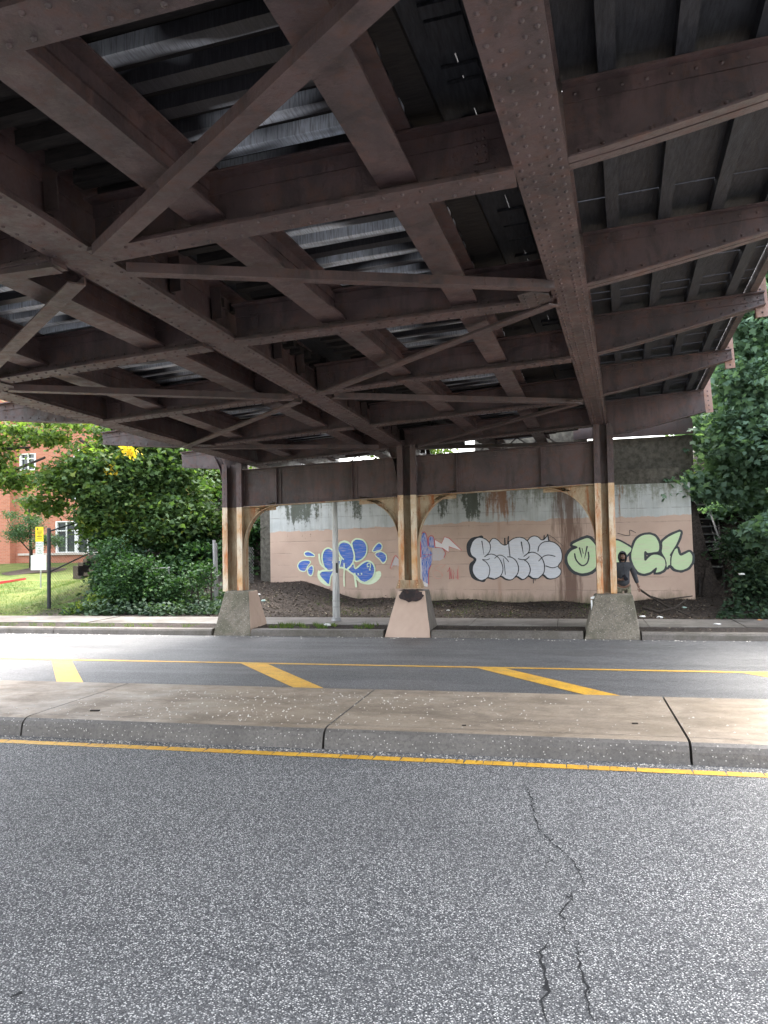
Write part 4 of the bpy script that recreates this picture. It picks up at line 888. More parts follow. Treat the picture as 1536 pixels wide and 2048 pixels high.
# top up: steel of the column stands on the pedestals; small white drips
o = MB(); a_ = pp(1183, 1190, Yf+.26); 
for (xa, ya, xb, yb, w_) in ((1184, 1196, 1190, 1194, .05), (1190, 1197, 1191, 1255, .012), (1183, 1200, 1184, 1220, .03)):
    f = lambda y: Yf+.27-(y-1190)/90*.25-.012
    p, q = pp(xa, ya, f(ya)), pp(xb, yb, f(yb)); o.beam(p, q, Vector((w_, 0, 0)), Vector((0, .004, 0)) if abs(p.z-q.z) > .03 else Vector((0, .004, .03)))
o.build('paint_drip', simple('white_paint_drip', (.6, .6, .58), (.7, .7, .68)), p2)

# ------------------------------------------------------------------ FOLIAGE
MAPLE = np.array([(0, 0), (.30, -.10), (.26, .12), (.56, .28), (.27, .46), (0, .98), (-.27, .46), (-.56, .28), (-.26, .12), (-.30, -.10)], float)
OVAL = np.array([(0, 0), (.26, .30), (.20, .70), (0, 1), (-.20, .70), (-.26, .30)], float)
IVYL = np.array([(0, 0), (.42, .05), (.36, .42), (0, .9), (-.36, .42), (-.42, .05)], float)
BLADE = np.array([(-.05, 0), (.05, 0), (.03, .6), (0, 1)], float)
def leaf_mesh(name, P, size, shape, mtl, parent=None, loc=None, up=.6, droop=.3, upright=False, **kw):
    n = len(P); T = len(shape); sz = size*rng.uniform(.6, 1.25, n)
    nr = rng.normal(size=(n, 3)); nr[:, 2] = np.abs(nr[:, 2])+up; nr /= np.linalg.norm(nr, axis=1)[:, None]
    t = rng.normal(size=(n, 3)); t[:, 2] -= droop*2
    if upright: t = rng.normal(size=(n, 3))*.35; t[:, 2] = 1
    t -= nr*(t*nr).sum(1)[:, None] if not upright else 0
    t /= np.linalg.norm(t, axis=1)[:, None]
    s = np.cross(nr, t); s /= np.linalg.norm(s, axis=1)[:, None]+1e-9
    fold = -.22*np.abs(shape[:, 0])-.12*shape[:, 1]**2
    V = P[:, None, :]+sz[:, None, None]*(shape[None, :, 0, None]*s[:, None, :]+shape[None, :, 1, None]*t[:, None, :]+fold[None, :, None]*nr[:, None, :])
    o0 = np.array(ORG[parent] if parent is not None else (loc if loc is not None else P.mean(0)))
    V = ((V.reshape(-1, 3)-o0)*K).astype(np.float32)
    me = bpy.data.meshes.new(name); me.vertices.add(n*T); me.vertices.foreach_set('co', V.ravel())
    me.loops.add(n*T); me.loops.foreach_set('vertex_index', np.arange(n*T, dtype=np.int32))
    me.polygons.add(n); me.polygons.foreach_set('loop_start', np.arange(0, n*T, T, dtype=np.int32))
    me.update(calc_edges=True)
    o = link_mesh(name, me, mtl, parent, Vector(o0), False); return setp(o, **kw)
LD = 1.7
def clump(blobs, per=55, spread=.28, flat=.45, shell=True):
    out = []
    for (cx, cy, cz, rx, ry, rz, n) in blobs:
        n = int(n*LD)
        m_ = max(1, n//per); d = rng.normal(size=(m_, 3)); d /= np.linalg.norm(d, axis=1)[:, None]
        r = rng.uniform(.35, 1, m_)**(.5) if shell else rng.uniform(0, 1, m_)**.33
        c = np.array((cx, cy, cz))+d*r[:, None]*np.array((rx, ry, rz))
        q = np.repeat(c, per, 0)+rng.normal(size=(m_*per, 3))*np.array((spread, spread, spread*flat)); out.append(q)
    return np.concatenate(out)
def tree(name, label, base, trunk, limbs, blobs, lsize, lmat, shape=MAPLE, up=.6, per=55, spread=.28, flat=.45, cat='tree', group=None, r0=.16):
    th = thing(name, base, label, cat, group); o = MB(); n = len(trunk); o.tube([Vector(base)-Vector((0, 0, .15))]+[Vector(p) for p in trunk], [r0*1.25]+[r0*(1-.7*i/n) for i in range(n)], 9); tk = o.build('trunk', M_BARK, th, smooth=True)
    for l in limbs: o = MB(); o.tube([Vector(p) for p in l], [r0*.42*(1-.75*i/len(l)) for i in range(len(l))], 6); o.build('limb', M_BARK, th, smooth=True)
    leaf_mesh('crown', clump(blobs, per, spread, flat), lsize, shape, lmat, th, up=up)
    return th
def V3(x, y, Y): return on_y(x, y, Y)
def blob(x, y, Y, rx, rz, ry, n): c = V3(x, y, Y); return (c.x, c.y, c.z, rx, ry, rz, n)
# big maple left of the bridge
b0 = V3(338, 1165, 22.5); b0.z = terr(b0.x, b0.y)
tree('maple_tree', 'big maple with dark trunk just left of the bridge, boughs over the fence', b0,
     [V3(338, 1090, 22.5), V3(343, 1020, 22.4), V3(347, 950, 22.3), V3(345, 860, 22.2), V3(340, 760, 22)],
     [[V3(343, 1050, 22.4), V3(300, 960, 21.9), V3(255, 900, 21.4)], [V3(345, 1000, 22.3), V3(250, 930, 21), V3(160, 880, 20.4)], [V3(340, 1120, 22.5), V3(280, 1080, 22), V3(240, 1000, 21.6)], [V3(345, 960, 22.3), V3(390, 890, 22), V3(420, 840, 22)]],
     [blob(270, 1000, 21.2, .9, .75, .8, 2200), blob(230, 960, 21.0, 1.0, .8, .9, 2300), blob(330, 1040, 21.2, .9, .7, .7, 2200), blob(300, 930, 21.5, 1.2, .7, 1, 2400), blob(370, 1000, 21.9, .8, 1.0, .7, 1500),
      blob(300, 870, 22, 1.6, .7, 1.2, 2400), blob(400, 1060, 22, .5, .8, .5, 900), blob(250, 1060, 21.3, .7, .6, .6, 1300), blob(190, 1010, 20.8, .6, .5, .6, 700), blob(150, 940, 20.6, .9, .6, .8, 850), blob(200, 1020, 21.5, .8, .45, .6, 900)],
     .145, L_MAPLE, r0=.20)
# maple reaching in from the left edge
b0 = V3(-160, 1150, 22); b0.z = terr(b0.x, b0.y)
tree('maple_tree', 'maple branches reaching in at the left edge before the brick building', b0,
     [V3(-150, 1000, 22), V3(-120, 850, 21.6), V3(-100, 700, 21)], [[V3(-140, 960, 22), V3(-30, 900, 21), V3(60, 895, 20.5)], [V3(-130, 900, 21.6), V3(0, 840, 21), V3(120, 830, 21)], [V3(-140, 980, 22), V3(-20, 960, 20.6), V3(90, 915, 20.4)]],
     [blob(20, 870, 20.8, .9, .4, .8, 480), blob(120, 860, 21, 1.0, .45, .9, 750), blob(40, 960, 20.6, .7, .28, .6, 500), blob(130, 960, 20.5, .8, .3, .7, 700), blob(-20, 910, 20.6, .6, .7, .6, 700), blob(190, 920, 20.8, .7, .55, .7, 700), blob(-60, 820, 21, 1.5, .6, 1, 600), blob(100, 1010, 20.6, .5, .25, .5, 350)],
     .145, L_SUNLIT, spread=.24)
# slim trees on the bank between
b0 = V3(322, 1150, 23.2); b0.z = terr(b0.x, b0.y)
tree('young_tree', 'slim leaning tree on the bank just behind the big maple trunk', b0, [V3(320, 1050, 23.2), V3(318, 960, 23.2), V3(310, 870, 23.2)], [], [blob(320, 900, 23.5, 1.4, 1.0, .8, 1500), blob(400, 950, 24, 1.2, 1.2, .8, 1500)], .135, L_LIME, r0=.11)
b0 = V3(420, 1130, 24); b0.z = terr(b0.x, b0.y)
tree('young_tree', 'thin-trunked tree seen against bright leaves beside the left column', b0, [V3(418, 1000, 24), V3(415, 900, 24)], [], [blob(425, 940, 24.5, .9, 1.3, .6, 1300), blob(380, 1080, 24.2, 1.0, .6, .6, 800)], .15, L_LIME, r0=.05)
b0 = V3(265, 1160, 21.6); b0.z = terr(b0.x, b0.y)
tree('sapling', 'low sapling with pale green leaves behind the vines left of the maple trunk', b0, [V3(255, 1100, 21.6), V3(235, 1040, 21.5)], [[V3(262, 1150, 21.6), V3(280, 1090, 21.5), V3(300, 1040, 21.4)]], [blob(235, 1070, 21.2, .7, .45, .5, 900), blob(200, 1050, 21.0, .5, .3, .4, 500)], .15, L_LIME, r0=.05)
b0 = V3(775, 900, 27); b0.z = 3.0
tree('young_tree', 'bright bush seen through the gap above the middle column', b0, [V3(775, 880, 27)], [], [blob(765, 885, 27, .9, .35, .6, 500), blob(865, 890, 27, .7, .4, .5, 400)], .13, L_LIME, r0=.05)
# yellow spray of leaves under the deck edge
b0 = V3(265, 880, 19.6)
th = thing('autumn_branch', b0, 'hanging spray of bright yellow leaves below the deck edge on the left', 'branch')
o = MB(); o.tube([V3(300, 866, 20.6), V3(262, 880, 19.6), V3(235, 900, 19.4)], [.03, .02, .008], 5); o.build('twig', M_BARK, th)
leaf_mesh('leaves', np.concatenate([clump([blob(247, 896, 19.5, .30, .16, .2, 62)], 18, .09, .9), clump([blob(222, 935, 20.3, .1, .22, .1, 40)], 20, .08, 1)]), .13, OVAL, L_YELLOW, th, up=.1, droop=.8)
# ornamental tree in its mulch bed, before the brick building
b0 = V3(62, 1140, 30); b0.z = terr(b0.x, b0.y)
tree('ornamental_tree', 'small spreading grey-green tree in a mulch bed before the brick building', b0, [V3(62, 1105, 30), V3(60, 1060, 30), V3(58, 1010, 30)], [[V3(62, 1105, 30), V3(30, 1070, 30), V3(15, 1040, 30)], [V3(62, 1100, 30), V3(100, 1080, 30), V3(125, 1065, 30)]],
     [blob(55, 1050, 30, .75, .45, .7, 1500), blob(35, 1072, 30, .5, .25, .5, 800), blob(95, 1083, 30, .75, .28, .5, 1100), blob(55, 1005, 30, .35, .4, .35, 500), blob(25, 1030, 30.2, .3, .2, .3, 250)], .085, L_ORN, OVAL, spread=.17, r0=.07)
o = MB(); c = V3(70, 1143, 30); o.add([Vector((c.x+math.cos(a)*1.15, c.y+math.sin(a)*1.5, terr(c.x+math.cos(a)*1.15, c.y+math.sin(a)*1.5)+.02)) for a in np.linspace(0, 2*math.pi, 28)[:-1]]+[Vector((c.x, c.y, terr(c.x, c.y)+.16))], [(i, (i+1) % 27, 27) for i in range(27)]); o.build('mulch_bed', M_MULCH, smooth=True, kind='structure', label='oval bed of dark mulch under the small tree')
# right-hand trees
b0 = Vector((5.6, 21.5, terr(5.6, 21.5)))
tree('maple_tree', 'tall dense maple filling the right edge beside the bridge deck', b0, [(5.6, 21.4, 4), (5.5, 21.2, 6.5), (5.3, 21, 9)], [[(5.6, 21.4, 4), (4.6, 20.2, 5), (3.9, 19.2, 5.2)], [(5.5, 21.2, 6), (4.6, 20, 6.8), (4.1, 19, 7.2)]],
     [(5.0, 19.6, 8.2, 1.2, 1.2, 1.1, 3200), (4.9, 19.8, 6.4, 1.2, 1.1, .9, 3200), (4.3, 20.2, 5.1, .9, .9, .7, 2400), (5.2, 19.4, 4.8, 1.3, 1.0, .8, 2800), (4.2, 20.8, 3.9, .9, .9, .65, 2300), (5.2, 19.6, 3.6, 1.2, .9, .6, 2400), (3.55, 21.2, 4.7, .5, .8, .6, 900), (5.4, 20, 10, 1.5, 1.2, 1.2, 1800), (6.6, 19.6, 6, 1.3, 1.3, 2.5, 2000), (3.0, 20.1, 3.0, .42, .4, .3, 500), (3.9, 18.6, 6.6, .75, .8, .8, 1500), (4.0, 18.8, 5.4, .75, .8, .7, 1500), (4.1, 19.3, 4.2, .8, .8, .7, 1500), (4.0, 20.6, 3.2, .6, .6, .5, 1000), (4.6, 19.3, 7.4, .9, .9, 1, 1500), (4.9, 21.5, 3.2, .9, .8, .8, 1500), (4.3, 22.2, 2.6, .6, .5, .6, 700)],
     .15, L_HAZY, spread=.26, flat=.3)
b0 = Vector((5.2, 25.5, terr(5.2, 25.5)))
tree('maple_tree', 'sunlit yellow-green tree glimpsed behind the dense maple beyond the stair', b0, [(5.0, 25.4, 6), (4.8, 25.2, 8)], [], [(4.4, 25, 5.4, 1.2, 1.0, 1.3, 1800), (5.6, 25, 4.2, 1.8, 1.0, 1.2, 1800), (4.2, 25.5, 7.6, 1.5, 1, 1.4, 900)], .135, L_LIME)
b0 = Vector((5.3, 18.3, terr(5.3, 18.3)))
tree('maple_sapling', 'light green maple sapling reaching in low at the right edge above the ivy', b0, [(5.0, 18.2, 1.4), (4.6, 18.0, 2.1)], [[(4.8, 18.1, 1.7), (4.2, 17.9, 2.0), (3.75, 17.8, 1.95)]],
     [(4.05, 17.85, 2.0, .42, .35, .18, 500), (4.5, 17.9, 1.72, .45, .3, .2, 450), (4.3, 18, 2.3, .3, .3, .15, 220)], .16, L_HAZY, spread=.13, flat=.4, per=30, r0=.03)
# bushes and ivy
def bushes(name, label, blobs, size, mtl, shape, cat='bush', base=None, **kw):
    P_ = clump(blobs, **kw); b = Vector((blobs[0][0], blobs[0][1], terr(blobs[0][0], blobs[0][1]))); th = thing(name, b, label, cat)
    o = MB(); r_ = random.Random(len(label))
    for k in range(5):
        bb = blobs[k % len(blobs)]; o.tube([Vector((bb[0]+r_.uniform(-.2, .2), bb[1], terr(bb[0], bb[1])-.05)), Vector((bb[0]+r_.uniform(-.3, .3), bb[1], bb[2])), Vector((bb[0]+r_.uniform(-.5, .5), bb[1], bb[2]+bb[5]*.7))], [.03, .02, .008], 5)
    o.build('stems', M_BARK, th, kind='stuff'); leaf_mesh('foliage', P_, size, shape, mtl, th); return th
bushes('vine_thicket', 'tall thicket of dark vines smothering the end of the black fence', [blob(245, 1120, 20.4, .75, .55, .5, 1600), blob(225, 1170, 20.0, .6, .55, .5, 1500), blob(290, 1160, 20.6, .7, .5, .5, 1300), blob(215, 1080, 20.8, .35, .35, .4, 500)], .10, L_IVY, IVYL, spread=.16)
bushes('vine_thicket', 'hanging mass of vines over the left part of the grey chain-link fence', [blob(268, 1150, 19.0, .45, .5, .3, 1500), blob(292, 1180, 18.95, .7, .22, .25, 800), blob(245, 1175, 18.9, .5, .35, .3, 900), blob(222, 1120, 19.4, .35, .6, .3, 800), blob(310, 1140, 19.3, .4, .35, .3, 220), blob(340, 1160, 19.1, .5, .3, .2, 350)], .085, L_DEEP, IVYL, spread=.20, per=35)
bushes('bramble', 'thin bramble with pale leaves in front of the grey fence near the column', [blob(385, 1165, 19.0, .35, .2, .15, 200), blob(350, 1190, 18.9, .5, .15, .15, 260), blob(415, 1150, 19.0, .2, .3, .12, 160)], .08, L_DEEP, IVYL, spread=.14, per=25)
bushes('vine_thicket', 'brown-green tangle of vines behind the grey chain-link fence left of the column', [blob(340, 1150, 20.6, 1.0, .45, .5, 900), blob(400, 1130, 21, .7, .7, .6, 1000), blob(370, 1100, 21.3, .9, .4, .5, 900)], .12, L_DEEP, IVYL, spread=.2)
bushes('weedy_shrub', 'yellow-green weedy shrub at the pavement edge right of the black post', [blob(175, 1213, 18.6, .42, .12, .25, 260), blob(205, 1198, 18.9, .35, .22, .3, 300), blob(140, 1222, 18.3, .3, .07, .2, 120)], .09, L_LIME, OVAL, spread=.1, per=30)
bushes('hedge_bank', 'dark ivy-covered bank mound at the lower right edge', [(4.4, 19.0, 1.0, .8, .6, .45, 1700), (5.3, 18.8, 1.0, 1.0, .6, .6, 1700), (4.2, 19.8, 1.7, .8, .6, .5, 1200), (5.4, 20, 2.0, 1.2, .7, .6, 1500)], .10, L_IVY, IVYL, spread=.18)
bushes('vine_thicket', 'dark growth in the corner between the left column and the end of the abutment wall', [(-9.1, 21.4, 1.6, .5, .5, .8, 900), (-8.9, 21.6, 2.5, .5, .4, .6, 700), (-9.4, 22.4, 3.2, .8, .5, .8, 900)], .12, L_DEEP, IVYL, spread=.2)
def cover(name, label, region, n, size, mtl, shape, h=.1, cond=None, cat=None, up=.8):
    xs_ = rng.uniform(region[0], region[1], n*2); ys_ = rng.uniform(region[2], region[3], n*2); P_ = []
    for x, y in zip(xs_, ys_):
        if len(P_) >= n: break
        if cond and not cond(x, y): continue
        P_.append((x, y, terr(x, y)+abs(rng.normal())*h))
    return leaf_mesh(name, np.array(P_), size, shape, mtl, None, up=up, kind='stuff', label=label)
def ivyh(x, y): return True
cover('ivy_ground_cover', 'glossy ivy covering the foot of the bank left of the column', (-12.6, -8.35, 17.95, 19.9), 5200, .10, L_IVY, IVYL, .14, lambda x, y: y > 17.95+.15*math.sin(x*4))
cover('ivy_ground_cover', 'ivy spreading over the bank at the lower right edge', (3.0, 7, 17.8, 20), 3500, .10, L_IVY, IVYL, .08, lambda x, y: y < 17.85+(x-2.9)*2.2)
cover('leaf_litter', 'dark wet leaf litter on the slope below the wall', (-8.6, 4.0, 17.75, 20.9), 17000, .055, L_DEAD, OVAL, .015, up=2.5)
cover('leaf_litter', 'fallen leaves and twigs on the grass bank by the black fence', (-14.5, -10.5, 18, 21.5), 4500, .05, L_DEAD, OVAL, .015, up=2.5)
cover('leaf_litter', 'scattered leaves along the back of the far kerb', (-14, 5, 15.65, 16.5), 1500, .04, L_DEAD, OVAL, .005, up=3)
def grass(name, label, region, n, size, mtl=L_GRASS, cond=None, hz=0):
    P_ = []; 
    while len(P_) < n:
        x, y = rng.uniform(region[0], region[1]), rng.uniform(region[2], region[3])
        if cond and not cond(x, y): continue
        P_.append((x, y, terr(x, y)-.01))
    return leaf_mesh(name, np.array(P_), size, BLADE*np.array((1.3, 1)), mtl, None, upright=True, kind='stuff', label=label)
grass('verge_grass', 'thin strip of grass behind the left kerb', (-16, -7.9, 15.66, 16.3), 3500, .06, cond=lambda x, y: math.sin(x*2.3)+math.sin(x*5.1+y*3)+math.sin(x*13+y*9) > -.6)
grass('weeds', 'weeds and grass tufts between the left and middle pedestals', (-6.7, -3.9, 15.7, 16.4), 900, .10, cond=lambda x, y: math.sin(x*3.1)+math.sin(x*7.3)+1.2*math.sin(x*17+y*11) > .2)
grass('weeds', 'sparse green weeds on the litter slope below the wall', (-7.9, 2.5, 17.9, 20.2), 1500, .06, cond=lambda x, y: math.sin(x*2.1+y)+math.sin(x*4.7-y*2)+math.sin(x*19+y*13)*.8 > .9)
grass('lawn_grass', 'mown lawn grass on the mound at the left', (-24, -11.5, 17.85, 26), 26000, .075)
cover('leaf_litter', 'leaf fragments and dirt blown over the far pavement slabs', (-8, 6, 16.3, 17.8), 900, .035, L_DEAD, OVAL, .004, lambda x, y: abs(y-16.4) < .15 or abs(y-17.7) < .2 or rng.random() < .25, up=3)
cover('leaf_litter', 'dark dirt and leaf debris against the foot of the pedestals and kerb', (-7, 3, 15.6, 16.3), 2600, .04, L_DEAD, OVAL, .01, lambda x, y: True, up=3)
# ------------------------------------------------------------------ BRICK BUILDING
def brick_mat():
    m, t, b = mat('orange_red_brickwork'); g = t.nodes.new('ShaderNodeNewGeometry').outputs['Position']; sp = t.nodes.new('ShaderNodeSeparateXYZ'); t.links.new(g, sp.inputs[0]); cb = t.nodes.new('ShaderNodeCombineXYZ')
    t.links.new(mth(t, 'ADD', sp.outputs['X'], sp.outputs['Y']), cb.inputs[0]); t.links.new(sp.outputs['Z'], cb.inputs[1])
    br = N(t, 'ShaderNodeTexBrick', Scale=1.0); br.inputs['Color1'].default_value = (.36, .115, .06, 1); br.inputs['Color2'].default_value = (.46, .17, .095, 1); br.inputs['Mortar'].default_value = (.34, .25, .2, 1)
    br.inputs['Brick Width'].default_value = .23; br.inputs['Row Height'].default_value = .078; br.inputs['Mortar Size'].default_value = .008; t.links.new(cb.outputs[0], br.inputs['Vector'])
    c = mix(t, mth(t, 'MULTIPLY', noise(t, coords(t), 1.5, 5, .6), .5), br.outputs['Color'], (.33, .12, .075)); setc(t, b, c, .85); bump(t, b, br.outputs['Fac'], -.4, .01); return m
M_BRICK = brick_mat(); M_WHITE = simple('white_window_frame', (.68, .68, .66), (.78, .78, .76), 3, .5, .05)
m, t, b = mat('dark_window_glass'); setc(t, b, (.03, .04, .045), .06, 0, .8); M_GLASS = m
M_BAND = simple('pale_stone_band', (.42, .36, .31), (.52, .46, .41), 6)
bz = V3(50, 1133, 34).z-.3; bd = thing('brick_building', (-24, 34, bz), 'orange-red brick school-like building with white framed windows behind the lawn at the left', 'building')
XL, XR, YB = -44, V3(330, 1000, 34).x, 34.0
wins = [(112, 1043, 153, 1105), (153, 1046, 197, 1106), (148, 900, 196, 1000), (232, 905, 262, 1010), (40, 908, 72, 940)]
wr = []
for x0, y0, x1, y1 in wins: a, b_ = V3(x0, y0, YB), V3(x1, y1, YB); wr.append((a.x, b_.z, b_.x, a.z))
# wall as strips round the openings
o = MB(); xsb = sorted({XL, XR}|{q for w_ in wr for q in (w_[0], w_[2])}); zsb = sorted({bz, bz+11}|{q for w_ in wr for q in (w_[1], w_[3])})
for i in range(len(xsb)-1):
    for j in range(len(zsb)-1):
        cx, cz = (xsb[i]+xsb[i+1])/2, (zsb[j]+zsb[j+1])/2
        if any(w_[0] < cx < w_[2] and w_[1] < cz < w_[3] for w_ in wr): continue
        o.add([(xsb[i], YB, zsb[j]), (xsb[i+1], YB, zsb[j]), (xsb[i+1], YB, zsb[j+1]), (xsb[i], YB, zsb[j+1])], [(0, 1, 2, 3)])
o.add([(XR, YB, bz), (XR, YB+12, bz), (XR, YB+12, bz+11), (XR, YB, bz+11)], [(0, 1, 2, 3)]); o.add([(XL, YB, bz), (XL, YB+12, bz), (XL, YB+12, bz+11), (XL, YB, bz+11)], [(0, 1, 2, 3)])
o.build('brick_wall', M_BRICK, bd)
o = MB(); e = V3(20, 1000, 33.6); o.box((XL/2+e.x/2, YB-.2, bz+5.5), (e.x-XL, .398, 11)); o.build('projecting_bay', M_BRICK, bd)
o = MB(); o.box(((XL+XR)/2, YB+6, bz+11.1), (XR-XL+.4, 12.6, .25)); o.build('roof', M_BAND, bd)
zb_ = V3(100, 1107, YB).z; o = MB(); o.box(((e.x+XR)/2+.1, YB-.05, zb_-.03), (XR-e.x-.2, .10, .10)); o.build('sill_band', M_BAND, bd)
for (xa, za, xb, zb2) in wr:
    fr = MB(); tk_ = .04; d_ = .12
    if zb2-za < .2: continue
    fr.box(((xa+xb)/2, YB+.02, za+tk_/2), (xb-xa, d_, tk_)); fr.box(((xa+xb)/2, YB+.02, zb2-tk_/2), (xb-xa, d_, tk_)); fr.box((xa+tk_, YB+.02, (za+zb2)/2), (tk_*2, d_-.004, zb2-za-2*tk_)); fr.box((xb-tk_, YB+.02, (za+zb2)/2), (tk_*2, d_-.004, zb2-za-2*tk_))
    fr.box(((xa+xb)/2, YB+.03, (za+zb2)/2), (.05, .06, zb2-za-2*tk_)); fr.box(((xa+xb)/2, YB+.034, zb2-(zb2-za)*.30), (xb-xa-4*tk_, .05, .05))
    f = fr.build('window', M_WHITE, bd); gl = MB(); gl.box(((xa+xb)/2, YB+.09, (za+zb2)/2), (xb-xa-.02, .01, zb2-za-.02)); gl.build('pane', M_GLASS, f)
    fl = MB(); fl.box(((xa+xb)/2, YB+.6, (za+zb2)/2), (xb-xa+.5, .02, zb2-za+.5)); fl.build('dark_room_sheet', simple('interior_dark', (.05, .05, .045), (.12, .11, .09), 1.5), f)  # dark sheet whose colour stands for the unlit room behind the panes
a, b_ = V3(175, 1078, YB+.3), V3(190, 1104, YB+.3); o = MB(); o.box(((a.x+b_.x)/2, YB+.3, (a.z+b_.z)/2), (b_.x-a.x, .03, a.z-b_.z)); o.build('window_poster', simple('yellow_poster', (.62, .38, .05), (.7, .45, .08), 4), bd)
M_DBLK = simple('dark_brown_block', (.07, .055, .045), (.13, .10, .08), 5)
# brown block steps beside the lawn
for i, (x, y) in enumerate(((166, 1134), (176, 1127), (186, 1120), (194, 1112))):
    p = V3(x, y, 27); o = MB(); o.box((p.x, 27, p.z-.2), (.45, .6, .5)); o.build('stone_block', M_DBLK, None, label=['lowest dark stone block in the steps beside the lawn', 'second lowest stone block in the steps beside the lawn', 'third stone block up beside the lawn', 'topmost stone block by the building corner'][i], cat='stone block', group='stone blocks stepping up the lawn')
# red painted kerb strip
a, b_ = V3(-60, 1182, 24), V3(52, 1175, 26.5); o = MB(); za = terr(a.x, a.y)+.05; o.add([(a.x, a.y, za+.02), (b_.x, b_.y, terr(b_.x, b_.y)+.06), (b_.x, b_.y+.35, terr(b_.x, b_.y+.35)+.06), (a.x, a.y+.5, za+.06), (a.x, a.y, za-.2), (b_.x, b_.y, za-.2)], [(0, 1, 2, 3), (4, 5, 1, 0)]); o.build('red_kerb', simple('red_kerb_paint', (.5, .03, .04), (.6, .06, .07)), kind='structure', label='red painted kerb at the left edge of the lawn')

# ------------------------------------------------------------------ SIGNS
M_SY = simple('yellow_sign_face', (.80, .58, .02), (.84, .62, .03), 2, .4, 0); M_SW = simple('white_sign_face', (.72, .76, .75), (.78, .80, .79), 2, .4, 0); M_INK = simple('black_sign_ink', (.02, .02, .03), (.03, .03, .04), 2, .5, 0); M_GREY = simple('faded_grey_ink', (.42, .46, .48), (.5, .53, .55), 2, .5, 0)
YS = 24.0; sg = thing('sign_post', (V3(80, 1170, YS).x, YS, V3(80, 1170, YS).z), 'thin post with a yellow sign, a white private road sign and a wide white sign', 'sign')
p, q = V3(80.5, 1172, YS), V3(80.5, 1056, YS); o = MB(); o.tube([(p.x, YS+.03, p.z-.1), (p.x, YS+.03, q.z)], .022, 8); o.build('post', M_POLE, sg)
def plate(name, x0, y0, x1, y1, mtl, dy=0):
    a, b = V3(x0, y0, YS), V3(x1, y1, YS); o = MB(); o.box(((a.x+b.x)/2, YS-dy, (a.z+b.z)/2), (b.x-a.x, .006, a.z-b.z)); return o.build(name, mtl, sg, bevel=.002), (a.x+b.x)/2, a.z, b.z, b.x-a.x
def text(s, x, y, z, size, mtl, parent, wmax=None, bold=0.0):
    cu = bpy.data.curves.new('txt', 'FONT'); cu.body = s; cu.size = size*K; cu.align_x = 'CENTER'; cu.align_y = 'CENTER'; cu.offset = bold
    tmp = bpy.data.objects.new('txt', cu); C.objects.link(tmp); dg = bpy.context.evaluated_depsgraph_get(); me = bpy.data.meshes.new_from_object(tmp.evaluated_get(dg)); bpy.data.objects.remove(tmp)
    w_ = max((v.co.x for v in me.vertices), default=1)*2; f = min(1, wmax*K/w_) if wmax else 1
    o0 = ORG[parent]
    for v in me.vertices: v.co = Vector((v.co.x*f+(x-o0.x)*K, (y-o0.y)*K, v.co.y+(z-o0.z)*K))
    o = bpy.data.objects.new('lettering', me); C.objects.link(o); me.materials.append(mtl); o.parent = parent; ORG[o] = o0; return o
pl, cx, zt_, zb_, w_ = plate('yellow_sign', 71, 1054, 87, 1083, M_SY, .004); h = zt_-zb_
for k, (zz, ww, hh) in enumerate(((.28, .6, .03), (.37, .55, .03), (.46, .55, .03), (.55, .3, .03), (.64, .75, .045), (.76, .6, .02), (.82, .55, .02))):
    o = MB(); r_ = random.Random(k); x = cx-w_*ww/2
    while x < cx+w_*ww/2:
        L = r_.uniform(.01, .03) if k != 4 else w_*ww; o.box((x+L/2, YS-.0085, zt_-h*zz), (L*.8, .002, h*hh)); x += L
    o.build('printed_line', M_INK, pl)
o = MB(); o.prism([(cx-.22*w_+math.cos(a)*.03, YS-.0085, zt_-h*.15+math.sin(a)*.03) for a in np.linspace(0, 6.28, 7)[:-1]], (0, -.002, 0)); o.build('emblem', M_INK, pl)
pl, cx, zt_, zb_, w_ = plate('white_sign', 71.5, 1084, 87, 1110, M_SW, .004); h = zt_-zb_
for k, s in enumerate(('PRIVATE', 'ROAD', 'NO', 'THRU', 'TRAFFIC')): text(s, cx, YS-.0095, zt_-h*(.13+.185*k), h*.20, M_INK, pl, w_*.86)
pl, cx, zt_, zb_, w_ = plate('wide_white_sign', 62, 1111, 93, 1140, M_SW, .008); h = zt_-zb_
for k in range(4):
    o = MB(); r_ = random.Random(k+9); x = cx-w_*.35
    while x < cx+w_*.35: L = r_.uniform(.02, .06); o.box((x+L/2, YS-.0125, zt_-h*(.14+.24*k)), (L*.7, .002, h*.03)); x += L
    o.build('faded_print', M_GREY, pl)

# ------------------------------------------------------------------ FENCES
def wire_panel(o, A_, B_, h0, h1, step=.11, r=.0035):
    # diamond mesh between two posts; A_, B_ are bottoms, h0,h1 heights
    L = (B_-A_).length; n = int(L/step); T = (B_-A_)/L
    def pt(s, z): f = s/L; hh = h0+(h1-h0)*f; return A_+T*s+Vector((0, 0, z*hh))
    H = max(h0, h1); k = int(H/step)
    for sgn in (1, -1):
        for i in range(-k, n+k+1):
            s0 = i*step; s1 = s0+sgn*H; 
            z0, z1 = 0.0, 1.0; a, b = s0, s1
            if a < 0: z0 = (0-a)/(b-a) if b != a else 0; a = 0
            if a > L: z0 = (L-s0)/(s1-s0); a = L
            if b < 0: z1 = (0-s0)/(s1-s0); b = 0
            if b > L: z1 = (L-s0)/(s1-s0); b = L
            if z1-z0 < .02 or z0 < 0 or z1 > 1.001: continue
            o.tube([pt(a, z0), pt(b, z1)], r, 3, cap=False)
fp = [V3(98, 1224, 19.0), V3(198, 1135, 21.8)]; hb = V3(98, 1058, 19.0).z-fp[0].z
fp[0].z = V3(98, 1224, 19).z; f1z = V3(198, 1040, 21.8).z
